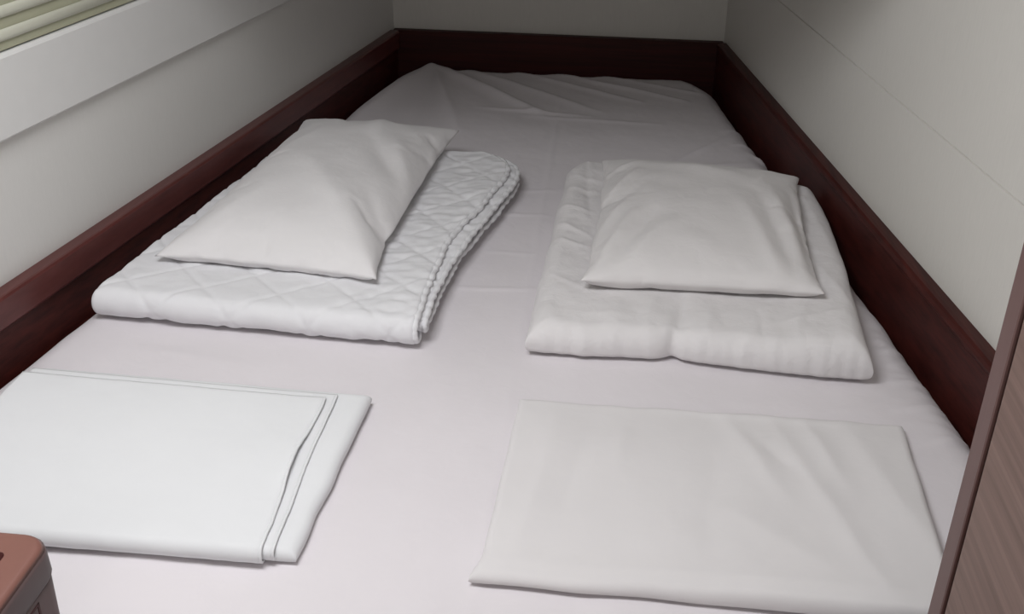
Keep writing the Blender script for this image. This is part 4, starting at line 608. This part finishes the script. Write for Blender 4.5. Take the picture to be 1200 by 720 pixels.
# window set above the ledge
win = sweep('window_1', [(.0, 1.036), (.004, 1.036), (.004, 1.80), (0, 1.80)], (wl(.7), .7), (wl(3.1), 3.1), M_frame)
struct(win)
by0, by1 = .8, 3.0
blind = empty('window_blind', (wl(1.9, .012), 1.9, 1.035))
tag(blind, 'cream and olive striped window blind above the left wall ledge', 'blind')
rel(sweep('backing_fabric', [(.007, 1.037), (.0085, 1.037), (.0085, 1.78), (.007, 1.78)], (wl(by0), by0), (wl(by1), by1), M_olive), blind)
rel(sweep('head_rail', [(.006, 1.76), (.035, 1.76), (.035, 1.795), (.006, 1.795)], (wl(by0), by0), (wl(by1), by1), M_slat), blind)
zz = 1.0535
while zz < 1.74:
    pr = [(.0095, zz), (.0125, zz + .001), (.0145, zz + .007), (.0140, zz + .015), (.0115, zz + .021), (.0095, zz + .022)]
    rel(sweep('slat', pr, (wl(by0), by0), (wl(by1), by1), M_slat, True), blind)
    zz += .0415

# ------------------------------------------------------------------ berth frame
berth = empty('berth_frame', (-.2, 2.4, 0))
tag(berth, 'dark mahogany board surround enclosing the bed on three sides', 'bed frame')
def board(side):
    f = wl if side < 0 else wr
    y0, y1 = 1.0, YB - .0345
    d = .0005
    # panel
    if side < 0:
        prof = [(d, .02), (.024, .02), (.024, ZB - .068), (d, ZB - .068)]
        cap = [(d, ZB - .0675), (.0245, ZB - .0675), (.031, ZB - .066), (.034, ZB - .061), (.034, ZB - .006), (.031, ZB - .001), (.027, ZB), (d, ZB)]
        a, b = (f(y0), y0), (f(y1), y1)
    else:
        prof = [(-d, .02), (-.030, .02), (-.030, ZB - .022), (-d, ZB - .022)]
        cap = [(-d, ZB - .0215), (-.0305, ZB - .0215), (-.0325, ZB - .018), (-.033, ZB - .012), (-.031, ZB - .004), (-.026, ZB), (-.018, ZB + .001), (-d, ZB + .001)]
        a, b = (f(y0), y0), (f(y1), y1)
    rel(sweep('side_board', prof, a, b, M_maho), berth)
    o = rel(sweep('cap_rail', cap, a, b, M_rail if side < 0 else M_maho), berth)
board(-1); board(1)
rel(box('end_board', (wl(YB) + .002, YB - .034, .02), (wr(YB) - .002, YB - .0005, ZB), M_mahox, .004), berth)
rel(box('front_panel', (wl(.985) + .04, .965, .02), (wr(.985) - .04, .985, .40), M_mahox, .003), berth)

# ------------------------------------------------------------------ mattress with sheet
ME0 = 1.0
yb = 3.888; rc = .16
def outl(y):
    y = np.asarray(y, float)
    base = -(CL - .047 - math.sin(tl) * y) / math.cos(tl)
    t = np.clip(y - (yb - rc), 0, rc)
    return base + (rc - np.sqrt(np.clip(rc * rc - t * t, 0, None))) + .004 * perlin(y * 9, y * 0 + 3)
def outr(y):
    y = np.asarray(y, float)
    base = (CR - .042 - math.sin(tr) * y) / math.cos(tr)
    rr = .20
    t = np.clip(y - (yb - rr), 0, rr)
    return base - (rr - np.sqrt(np.clip(rr * rr - t * t, 0, None))) * .9 - .010 * smooth01((y - 2.9) / .5) + .006 * perlin(y * 11, y * 0 + 8)
SHEETW = [
 (-.703, 3.885, -.50, 3.20, .028, .016), (-.690, 3.87, -.27, 3.40, .022, .020), (-.60, 3.87, -.08, 3.44, .020, .010), (-.43, 3.86, .05, 3.56, .014, .009),
 (-.26, 3.85, .20, 3.58, .014, .010), (-.12, 3.86, .28, 3.66, .013, .006), (-.704, 3.86, -.83, 3.30, .035, .014), (-.68, 3.80, -.62, 3.10, .020, -.007), (-.76, 3.70, -.86, 3.35, .02, .006),
 (-.45, 3.42, -.10, 3.38, .012, .006), (-.30, 3.36, .12, 3.33, .012, .004),
 (-.30, 2.565, -.17, 2.57, .007, .0025), (-.29, 2.34, -.18, 2.335, .006, .0022), (-.36, 2.14, -.165, 2.155, .007, .0028), (-.30, 2.72, -.17, 2.745, .008, .002),
 (.159, 3.0, .32, 3.235, .013, .005), (.10, 2.95, .36, 3.02, .014, .003),
 (-.205, 3.5, -.175, 1.70, .010, .0016), (-.175, 1.70, -.17, 1.0, .010, .001),
 (.66, 1.80, .55, 1.76, .010, .006), (.65, 1.88, .56, 1.86, .009, .005), (.62, 2.02, .55, 1.97, .009, .004), (.67, 1.70, .58, 1.66, .012, .005), (.63, 1.95, .56, 1.90, .01, -.003),
 (.44, 3.06, .40, 3.10, .014, .012), (.42, 3.20, .35, 3.18, .012, .006), (.40, 3.34, .33, 3.30, .012, .005),
 (.56, 1.80, .40, 1.72, .03, .003), (-.95, 1.80, -.70, 1.76, .02, .002)]
def msurf(X, Y):
    h = .0035 * fbm(X * 3, Y * 3, 2) + .0012 * fbm(X * 14, Y * 9, 2)
    h = h + creases(X, Y, SHEETW) + .006 * np.abs(perlin(X * 13, Y * 26)) * smooth01((X - (CR - math.sin(tr) * Y) / math.cos(tr) + .17) / .09) * smooth01((2.3 - Y) / .2)
    h = h + .018 * np.exp(-((X + .703) / .035) ** 2 - ((Y - 3.89) / .05) ** 2)
    return h
nu, nv = 300, 380
vs = np.concatenate([np.linspace(0, .03, 8)[:-1], np.linspace(.03, .93, nv - 34), np.linspace(.93, 1, 28)[1:]])
L = yb - ME0
usn = np.concatenate([(1 - np.cos(np.linspace(0, np.pi / 2, 14)))[:-1] * .05, np.linspace(.05, .95, nu - 25), 1 - ((1 - np.cos(np.linspace(0, np.pi / 2, 14))) * .05)[::-1][1:]])
u, v = np.meshgrid(usn, vs, indexing='ij')
Y = ME0 + v * L
XL, XR = outl(Y), outr(Y)
X = XL + (XR - XL) * u
de = np.minimum(np.minimum((X - XL), (XR - X)), (Y - ME0) * 1.0)
db = (yb + .006 * perlin(X * 9, X * 0 + 5) - Y)
de = np.minimum(de, db)
R_ = .085
roll = (1 - np.clip(de / R_, 0, 1)) ** 2.6 * .052
Z = ZM - roll + msurf(X, Y) * smooth01(de / .03 + .35)
ty, bo, F = np.arange(X.size).reshape(X.shape), None, []
top = np.dstack([X, Y, Z]).reshape(-1, 3).tolist()
ids = ty
for i in range(X.shape[0] - 1):
    for j in range(X.shape[1] - 1): F.append((ids[i, j], ids[i + 1, j], ids[i + 1, j + 1], ids[i, j + 1]))
ring = list(ids[:, 0]) + list(ids[-1, 1:]) + list(ids[::-1, -1][1:]) + list(ids[0, ::-1][1:-1])
V = list(top); prev = ring; cx, cy = -.25, 2.4
for k, (zk, ins) in enumerate([(.40, -.004), (.33, .0), (.24, .004)]):
    new = []
    for q in ring:
        x, y, z = top[q]; n = np.array([cx - x, cy - y]); n /= np.linalg.norm(n)
        wv = .003 * math.sin(x * 50 + y * 41) if k < 2 else 0
        V.append((x + n[0] * (ins + wv), y + n[1] * (ins + wv), zk)); new.append(len(V) - 1)
    m = len(ring)
    for a in range(m): F.append((prev[a], prev[(a + 1) % m], new[(a + 1) % m], new[a]))
    prev = new
F.append(tuple(prev))
mat_o = mesh('mattress', V, F, M_sheet)
tag(mat_o, 'wide tapering mattress in a white fitted sheet filling the berth', 'mattress')
# plywood berth base under the mattress
rel(prism('berth_base', [(wl(1.0) + .05, 1.0), (wr(1.0) - .05, 1.0), (wr(3.86) - .05, 3.86), (wl(3.86) + .05, 3.86)], .20, .235, M_mahox, 0), berth)

# ------------------------------------------------------------------ left: folded quilt
QL = [(-1.066, 1.900), (-.374, 1.862), (-.275, 2.862), (-.925, 2.880)]
QD = 1.03
def placeL(u, y):
    P = bil(QL, u, y / QD)
    # gentle curvature of the right-hand edge
    w = np.clip(u, 0, 1.1); P[..., 0] += w * (.018 * np.sin(np.clip(y / QD, 0, 1) * np.pi * 2 + 2.6) - .006)
    return P
quilt = empty('folded_quilt', (-.67, 2.4, ZM))
tag(quilt, 'folded white quilt with diamond stitching and corded edges, under the left pillow', 'quilt')
def rnd(far, r, y, amt): # rounded far-right corner in u
    t = np.clip((y - (far - r)) / r, 0, 1); return amt * (1 - math.sqrt(max(0, 1 - t * t)))
def qdisp(amp, top_h):
    def f(U, S, Yp, X, Y):
        a = (U * .70 + S + .05) / .168; b = (U * .70 - S + .02) / .168
        g = np.minimum(np.abs(a - np.round(a)), np.abs(b - np.round(b))) * .168 / 1.414
        puff = amp * (1 - np.exp(-(g / .006) ** 2)) - amp * .3
        cr = .0020 * fbm(X * 24, S * 24, 2) + .0045 * fbm(U * 5 + 4, S * 5, 2)
        yy = Yp / QD
        side = smooth01((U - .70) / .1)
        cr = cr + side * (.0050 * perlin(X * 16, S * 34) + .002 * perlin(X * 40, S * 60))
        return puff + cr, .004 * perlin(U * 3 + 9, Yp * 3) - .016 * np.exp(-((U - .45) / .38) ** 4 - ((Yp - .55) / .42) ** 4) * smooth01((S - 1.0) / .1)
    return f
pathA = cpath(QD, .0085, .0560, .98, 1.0, -.004)
pathB = cpath(QD, .0240, .0445, .95, 1.01, .022)
for p in (pathA, pathB): p[:, 1] += ZM + .006
q1, e1 = ribbon('outer_layer', pathA, .013, 150, placeL, M_quilt,
    u0=lambda s, y, z: .004 * float(perlin(s * 7, 3)), u1=lambda s, y, z: .985 - rnd(1.0, .16, y, .19) + .008 * float(perlin(s * 9, 1)) - .012 * math.exp(-((y - .45) / .12) ** 2), disp=qdisp(.0030, 0))
q2, e2 = ribbon('inner_layer', pathB, .010, 120, placeL, M_quilt,
    u0=lambda s, y, z: .01, u1=lambda s, y, z: 1.005 + .020 * smooth01(y / .5) - rnd(1.01, .17, y, .19) + .010 * float(perlin(s * 8, 7)), disp=qdisp(.002, 0))
rest_on(q1, [mat_o])
for o in (q1, q2): rel(o, quilt)
rel(tube('corded_edge', e1, .0062, M_quilt, 10, rope=.42), quilt)
rel(tube('corded_edge', e2, .0060, M_quilt, 10, rope=.42), quilt)

# ------------------------------------------------------------------ right: folded duvet
DR = [(-.162, 1.862), (.508, 1.855), (.520, 2.72), (-.135, 2.84)]
def dedge(u, v):
    e = np.zeros(u.shape + (2,))
    nn = (1 - smooth01(v / .10))
    e[..., 1] += nn * (.004 * perlin(u * 26, v * 0 + 3) + .016 * np.exp(-((u - .435) / .022) ** 2) + .010 * np.exp(-((u - .42) / .12) ** 2) - .016 * smooth01((u - .5) / .4) + .004 * perlin(u * 9, v * 0))
    e[..., 0] += .006 * perlin(v * 7, u * 0 + 4) * (1 - smooth01(u / .1)) + .005 * perlin(v * 6 + 5, u * 0 + 9) * smooth01((u - .9) / .1)
    r = smooth01((u - .86) / .14) * smooth01((v - .84) / .16); e[..., 0] -= .012 * r; e[..., 1] -= .008 * r
    l = smooth01((.10 - u) / .10) * smooth01((v - .90) / .10); e[..., 0] += .03 * l; e[..., 1] -= .03 * l
    e[..., 0] += .010 * smooth01((u - .9) / .1) * np.exp(-((v - .55) / .25) ** 2)
    return e
DW = [(.135, 1.86, .150, 2.03, .016, -.013), (.07, 1.88, .09, 2.01, .018, .007), (.19, 1.87, .21, 2.0, .020, .008), (.27, 1.86, .33, 2.03, .018, .006), (.36, 1.87, .40, 2.04, .016, .006), (.30, 1.87, .30, 2.0, .012, -.004), (.44, 1.86, .46, 2.0, .016, .004), (.00, 1.88, .02, 2.0, .02, .004),
 (-.14, 2.12, -.05, 2.05, .010, .004), (-.14, 2.30, -.06, 2.27, .009, .005), (-.145, 2.40, -.06, 2.33, .010, .006), (-.14, 2.50, -.06, 2.47, .010, .005), (-.13, 2.62, -.05, 2.60, .010, .004), (-.12, 2.70, -.03, 2.66, .010, .004), (-.09, 2.80, -.06, 2.45, .010, -.006),
 (.47, 2.62, .50, 2.30, .010, .004), (.46, 2.20, .50, 2.02, .012, .005), (.43, 2.1, .505, 2.25, .011, -.004), (.33, 1.94, .47, 2.0, .012, .004), (-.12, 1.95, .05, 1.93, .016, .003)]
def dtop(X, Y, u, v):
    h = .0045 * fbm(X * 5, Y * 5, 3) + .0022 * fbm(X * 20, Y * 16, 3) + .004 * perlin(X * 24, Y * 7) * smooth01((.22 - v) / .2) + .7 * creases(X, Y, DW)
    h = h - .020 * np.exp(-((u - .5) / .40) ** 4 - ((v - .57) / .36) ** 4)
    h = h + .012 * smooth01((u - .6) / .4) * smooth01((.35 - v) / .3)
    return h
duv = slab('folded_duvet', DR, ZM + .002, .068, .042, M_duvet, 180, 200, dtop, dedge)
rest_on(duv, [mat_o])
tag(duv, 'folded plain white duvet under the right pillow, beside the right board', 'duvet')

# ------------------------------------------------------------------ pillows (relaxed cloth shapes)
NX, NY = 64, 46
def double(a):
    b = np.zeros((2 * a.shape[0] - 1, a.shape[1])); b[::2] = a; b[1::2] = (a[1:] + a[:-1]) / 2
    c = np.zeros((b.shape[0], 2 * b.shape[1] - 1)); c[:, ::2] = b; c[:, 1::2] = (b[:, 1:] + b[:, :-1]) / 2
    return c
def unpack(D):
    z = np.cumsum(np.array(D['top'], float).reshape(NX + 1, NY + 1), 1) * .0004
    k = lambda n: np.array(D[n], float).reshape(NX // 2 + 1, NY // 2 + 1)
    x = double(k('shift_x') + np.round(np.linspace(-380, 380, NX // 2 + 1))[:, None]) * .001
    y = double(k('shift_y') + np.round(np.linspace(-270, 270, NY // 2 + 1))[None]) * .001
    return x, y, z, double(k('under')) * .001
PT, PBm, PF = closed_grid(NX, NY)
def blur(a, n):
    for _ in range(n):
        p = np.pad(a, 1, mode='edge'); a = (p[:-2, 1:-1] + p[2:, 1:-1] + p[1:-1, :-2] + p[1:-1, 2:] + 2 * a) / 6
    return a
def pillow(name, data, Q, Zc, zbase, zs, mat, fu=1, fv=1, extra=None, bulge=(0, 0, 0, 0), soft=0):
    """Q corner plan positions NL,NR,FR,FL ; Zc corner heights ; extra(X,Y,u,v)->dz for the upper side"""
    x, y, zt, zb = unpack(data)
    if soft:
        e = np.minimum(np.minimum(np.arange(NX + 1), NX - np.arange(NX + 1))[:, None], np.minimum(np.arange(NY + 1), NY - np.arange(NY + 1))[None])
        k = soft * np.clip(e / 3., 0, 1)
        zt = zt * (1 - k) + blur(zt, 14) * k; rim = zt.copy(); x = x * (1 - soft) + blur(x, 30) * soft; y = y * (1 - soft) + blur(y, 30) * soft
    P = np.concatenate([np.dstack([x, y, zt]).reshape(-1, 3), np.dstack([x, y, np.minimum(zb, zt - .002)])[1:-1, 1:-1].reshape(-1, 3)])
    PC = [PT[0, 0], PT[-1, 0], PT[-1, -1], PT[0, -1]]
    isb = np.zeros(len(P), bool); isb[(NX + 1) * (NY + 1):] = True
    c = P[PC]; hx = np.abs(c[:, 0]).mean(); hy = np.abs(c[:, 1]).mean()
    v = (P[:, 0] * fv / hx + 1) / 2; u = (1 - P[:, 1] * fu / hy) / 2
    XY = bil(Q, u, v); X, Y = XY[:, 0], XY[:, 1]
    w = lambda t: np.clip(1 - np.abs(2 * t - 1) ** 2, 0, 1)
    X = X + (-bulge[0] * w(v) * np.clip(1 - u, 0, 1) ** 2 + bulge[1] * w(v) * np.clip(u, 0, 1) ** 2)
    Y = Y + (-bulge[2] * w(u) * np.clip(1 - v, 0, 1) ** 2 + bulge[3] * w(u) * np.clip(v, 0, 1) ** 2)
    z = P[:, 2] - P[:, 2].min(); h = z * zs
    zc = bil([(a, 0) for a in Zc], u, v)[:, 0]
    inner = (w(u) * w(v)) ** .5
    Z = zc * (1 - inner) + zbase * inner + h - (1 - inner) * z[PC].mean() * zs
    if extra is not None: Z = Z + np.where(isb, 0, extra(X, Y, u, v) * smooth01(z / z.max() * 2.2) * np.clip(inner * 1.6, 0, 1))
    me = bpy.data.meshes.new(name); V = np.stack([X, Y, Z], 1)
    me.from_pydata(V.tolist(), [], PF); me.polygons.foreach_set('use_smooth', [True] * len(me.polygons))
    bm = bmesh.new(); bm.from_mesh(me); bmesh.ops.recalc_face_normals(bm, faces=bm.faces)
    bmesh.ops.subdivide_edges(bm, edges=bm.edges, cuts=1, use_grid_fill=True, smooth=0)
    for _ in range(2): bmesh.ops.smooth_vert(bm, verts=bm.verts, factor=.25, use_axis_x=True, use_axis_y=True, use_axis_z=True)
    bm.to_mesh(me); bm.free(); me.polygons.foreach_set('use_smooth', [True] * len(me.polygons))
    return link(name, me, mat)

PLW = [(-.757, 2.446, -.533, 2.08, .040, .012), (-.533, 2.08, -.465, 1.94, .030, .008), (-.64, 2.633, -.535, 2.425, .030, -.012), (-.56, 2.62, -.48, 2.36, .026, .010), (-.50, 2.75, -.47, 2.30, .014, -.008), (-.57, 2.30, -.49, 2.12, .022, -.008), (-.66, 2.88, -.62, 2.62, .03, .010),
 (-.92, 2.08, -.80, 2.28, .03, .005), (-.95, 2.06, -.72, 2.08, .014, -.003), (-.86, 2.5, -.78, 2.7, .03, .005)]
pl = pillow('pillow', PLUMP, [(-.985, 2.035), (-.485, 1.985), (-.447, 2.905), (-.905, 2.93)], (.566, .566, .578, .578), .545, .80, M_pil,
    extra=lambda X, Y, u, v: creases(X, Y, PLW) + .003 * fbm(X * 9, Y * 9, 2))
rest_on(pl, [q1, q2])
tag(pl, 'plump white pillow with pointed corners on the quilt by the left wall', 'pillow', 'bed pillows')
PRW = [(.418, 2.52, .424, 2.06, .013, -.010), (.455, 2.50, .445, 2.12, .010, .006), (.368, 2.50, .405, 2.10, .020, .009), (.334, 2.45, .384, 2.06, .016, -.006), (.290, 2.38, .350, 2.05, .020, .006), (.39, 2.66, .33, 2.50, .015, .005),
 (-.035, 2.07, .040, 2.31, .014, .008), (.000, 2.08, .085, 2.30, .014, -.006), (-.030, 2.25, .03, 2.42, .012, .006), (.03, 2.07, .12, 2.26, .016, .005), (-.02, 2.45, .05, 2.58, .012, .006), (-.035, 2.60, .05, 2.66, .012, .005), (.0, 2.36, .07, 2.50, .012, -.004),
 (.10, 2.06, .34, 2.07, .016, .003), (.12, 2.62, .30, 2.55, .04, .006)]
pr_ = pillow('pillow', FLAT, [(-.064, 2.030), (.438, 2.045), (.468, 2.70), (-.045, 2.765)], (.570, .568, .566, .566), .543, .70, M_pilr, fu=-1, soft=.5,
    extra=lambda X, Y, u, v: 1.5 * creases(X, Y, PRW) + .004 * fbm(X * 8, Y * 8, 2))
rest_on(pr_, [duv])
tag(pr_, 'flatter creased white pillow on the plain duvet by the right wall', 'pillow', 'bed pillows')

# ------------------------------------------------------------------ folded sheet, left front
LS = [(-1.085, 1.212), (-.440, 1.213), (-.424, 1.655), (-1.060, 1.672)]
LD = .45
sheet = empty('folded_sheet', (-.75, 1.43, ZM))
tag(sheet, 'neatly folded white bed sheet lying front left on the bed beside the brown bin', 'folded sheet')
def lsedge(u, v):
    e = np.zeros(u.shape + (2,)); e[..., 0] += .004 * perlin(v * 6, u * 0) * smooth01((u - .8) / .2)
    e[..., 1] += .003 * perlin(u * 6, v * 0 + 2)
    return e
lower = slab('bottom_fold', LS, ZM + .003, .024, .016, M_lin, 110, 80, lambda X, Y, u, v: .0012 * fbm(X * 6, Y * 6, 3), lsedge)
rest_on(lower, [mat_o]); rel(lower, sheet)
def placeS(u, y): return bil([(-1.085, 1.196), (-.440, 1.200), (-.430, 1.640), (-1.080, 1.660)], u, y / LD)
def sdisp(U, S, Yp, X, Y):
    lift = .0085 * smooth01((U - .82) / .09) * (np.exp(-((Yp - .22) / .075) ** 2) + .25 * np.exp(-((Yp - .40) / .04) ** 2))
    return .0009 * fbm(X * 7, S * 7, 3) + .0006 * fbm(X * 30, S * 30, 2), lift * (S > .45)
pa = cpath(LD, .0030, .0310, .40, .424, .0); pa[:, 1] += ZM + .004
pb = cpath(LD, .0070, .0262, .42, .446, .008); pb[:, 1] += ZM + .004
wob = lambda s, k: .006 * float(perlin(s * 16, k)) + .003 * float(perlin(s * 45, k + 3))
a1, r1 = ribbon('upper_fold', pa, .0042, 120, placeS, M_lin, u1=lambda s, y, z: .922 - .060 * y - .014 * math.exp(-((y - .24) / .10) ** 2) + .5 * wob(s, 2), disp=sdisp)
a2, r2 = ribbon('inner_fold', pb, .0040, 100, placeS, M_lin, u0=lambda s, y, z: .01, u1=lambda s, y, z: .948 - .066 * y - .006 * math.exp(-((y - .25) / .10) ** 2) + .4 * wob(s, 11), disp=lambda U, S, Yp, X, Y: (.0006 * fbm(X * 9, S * 9, 2), 0 * U))
rest_on(a1, [mat_o]); rest_on(a2, [mat_o])
for o in (a1, a2): rel(o, sheet)
rel(tube('hem', r1, .0022, M_lin, 8, rope=.1), sheet); rel(tube('hem', r2, .0020, M_lin, 8, rope=.1), sheet)

# ------------------------------------------------------------------ folded linen, right front
RS = [(-.168, 1.203), (.520, 1.196), (.535, 1.690), (-.155, 1.690)]
RW = [(.30, 1.66, .42, 1.25, .022, .005), (.22, 1.66, .30, 1.45, .020, .004), (.36, 1.66, .40, 1.50, .018, .005), (.43, 1.66, .52, 1.30, .030, .005), (.20, 1.64, .17, 1.25, .030, -.003), (-.08, 1.62, -.12, 1.25, .022, .003), (-.02, 1.62, -.06, 1.35, .02, -.002), (.04, 1.62, .03, 1.50, .02, .003),
  (.10, 1.68, .45, 1.67, .014, .004), (.20, 1.40, .34, 1.28, .03, .003), (.27, 1.60, .33, 1.50, .016, -.003), (-.12, 1.24, .48, 1.235, .02, .003)]
def redge(u, v):
    e = np.zeros(u.shape + (2,)); e[..., 1] += (.004 * perlin(u * 7, v * 0)) * (1 - v) + .007 * perlin(u * 9, v * 0 + 4) * v
    e[..., 0] += .006 * perlin(v * 4 + 2, u * 0 + 1)
    c = smooth01((.10 - u) / .1) * smooth01((.12 - v) / .12); e[..., 0] -= .012 * c
    return e
def rtop(X, Y, u, v):
    h = .0022 * fbm(X * 5 + 3, Y * 5, 3) + creases(X, Y, RW)
    h = h + .009 * smooth01((u - .05) / .6) * (1 - v) - .004 * smooth01((v - .7) / .3)
    return h
rs = slab('folded_sheet', RS, ZM + .003, .018, .014, M_lin2, 150, 120, rtop, redge)
rest_on(rs, [mat_o])
tag(rs, 'thin rumpled folded white sheet lying front right beside the wooden cabinet', 'folded sheet')

# ------------------------------------------------------------------ cabinet at the right
cab = empty('cabinet', (.6, .35, 0)); tag(cab, 'brown wood grain cabinet side with smooth edge lipping at the right', 'cabinet')
y1 = .95; xf = .3705
rel(prism('carcass', [(xf + .006, -.35), (.80, -.35), (.80, y1 - .004), (xf + .006, y1 - .004)], .0, 2.0, M_dark, .001), cab)
rel(box('edge_lipping', (xf, y1 - .036, .0), (xf + .028, y1, 2.0), M_cabe, .003), cab)
rel(box('side_panel', (xf + .001, -.35, .0), (xf + .018, y1 - .0430, 2.0), M_cabp, .0012), cab)

# ------------------------------------------------------------------ bin at the lower left
bn = empty('brown_bin', (-.80, .80, 0)); tag(bn, 'brown lidded box with slotted lid and dark outline on its side, front left', 'bin')
def rrect(cx, cy, wx, wy, r, n=6):
    out = []
    for k, (sx, sy) in enumerate([(1, 1), (-1, 1), (-1, -1), (1, -1)]):
        for i in range(n + 1):
            a = math.pi / 2 * (k + i / n); out.append((cx + sx * (wx / 2 - r) + r * math.cos(a), cy + sy * (wy / 2 - r) + r * math.sin(a)))
    return out
def loft(name, rings, mat, caps=True):
    V = []; F = []; n = len(rings[0][0])
    for o, z in rings: V += [(x, y, z) for x, y in o]
    for i in range(len(rings) - 1):
        for k in range(n): F.append((i * n + k, i * n + (k + 1) % n, (i + 1) * n + (k + 1) % n, (i + 1) * n + k))
    F += [tuple(range(n)), tuple(range((len(rings) - 1) * n, len(rings) * n))]
    o = mesh(name, V, F, mat); return o
BX, BY, BW, BD = -.796, .802, .320, .300   # centre and size of the lid
ZL = .742
rel(loft('body', [(rrect(BX, BY, .290, .270, .03), .0), (rrect(BX, BY, .293, .273, .03), .01), (rrect(BX, BY, .3155, .2955, .032), ZL - .0485), (rrect(BX, BY, .310, .290, .030), ZL - .044)], M_binside), bn)
rel(loft('lid', [(rrect(BX, BY, .302, .282, .03), ZL - .049), (rrect(BX, BY, .315, .295, .032), ZL - .047), (rrect(BX, BY, .319, .299, .033), ZL - .042), (rrect(BX, BY, .318, .298, .033), ZL - .014), (rrect(BX, BY, .315, .295, .032), ZL - .007)], M_binside), bn)
rel(loft('lid_top', [(rrect(BX, BY, .3155, .2955, .032), ZL - .0072), (rrect(BX, BY, .308, .288, .030), ZL - .002), (rrect(BX, BY, .300, .280, .028), ZL)], M_binlid), bn)
rel(loft('slot', [(rrect(BX + .020, .850, .20, .12, .006), ZL + .0003), (rrect(BX + .020, .850, .20, .12, .006), ZL + .0012)], M_slot), bn)
# dark rectangular outline on the right side
bx1 = BX + .1577
my0, my1, mz0, mz1, mw = .735, .892, .60, .688, .0036
V = []; F = []
for (ya_, yb_, za_, zb_) in ((my0, my1, mz1 - mw, mz1), (my0, my1, mz0, mz0 + mw), (my0, my0 + mw, mz0, mz1), (my1 - mw, my1, mz0, mz1)):
    n = len(V)
    for x in (-.0045, .0008):
        for y, z in ((ya_, za_), (yb_, za_), (yb_, zb_), (ya_, zb_)): V.append((bx1 + x - (mz1 - z) * .016, y, z))
    F += [(n, n + 1, n + 2, n + 3), (n + 4, n + 5, n + 6, n + 7)] + [(n + k, n + (k + 1) % 4, n + 4 + (k + 1) % 4, n + 4 + k) for k in range(4)]
rel(mesh('outline_mark', V, F, M_slot, smooth=False), bn)

# ------------------------------------------------------------------ light
def area(name, loc, tgt, sx, sy, e, col):
    l = bpy.data.lights.new(name, 'AREA'); l.shape = 'RECTANGLE'; l.size = sx; l.size_y = sy; l.energy = e; l.color = col
    o = bpy.data.objects.new(name, l); COL.objects.link(o); o.location = loc
    o.rotation_euler = (Vector(tgt) - Vector(loc)).to_track_quat('-Z', 'Y').to_euler(); return o
area('hatch_light', (-.55, 1.15, 2.12), (-.45, 1.5, .5), .8, .8, 31, (.97, .98, 1.0))
area('passage_light', (.1, -.9, 1.9), (-.2, 2.4, .8), 1.2, .6, 9, (1.0, .985, .96))
w = bpy.data.worlds.new('World'); SC.world = w; w.use_nodes = True
bg = w.node_tree.nodes['Background']; bg.inputs[0].default_value = (1.0, .97, .94, 1); bg.inputs[1].default_value = .25

# ------------------------------------------------------------------ camera
cd = bpy.data.cameras.new('camera'); cam = bpy.data.objects.new('camera', cd); COL.objects.link(cam)
cd.sensor_width = 36; cd.lens = 1280.66 / 1200 * 36; cd.clip_start = .02
R3 = Matrix(((0.9941117622942521, -0.062373090055783606, 0.08860813565982269), (0.10758261791582738, 0.4703700719321358, -0.8758869651689848), (0.012953161413088835, 0.8802622297176282, 0.4743106814546305)))
cam.matrix_world = Matrix.Translation((0, 0, 1.6)) @ R3.to_4x4()
SC.camera = cam
SC.view_settings.view_transform = 'Standard'
SC.view_settings.look = 'None'; SC.view_settings.exposure = 0; SC.view_settings.gamma = 1
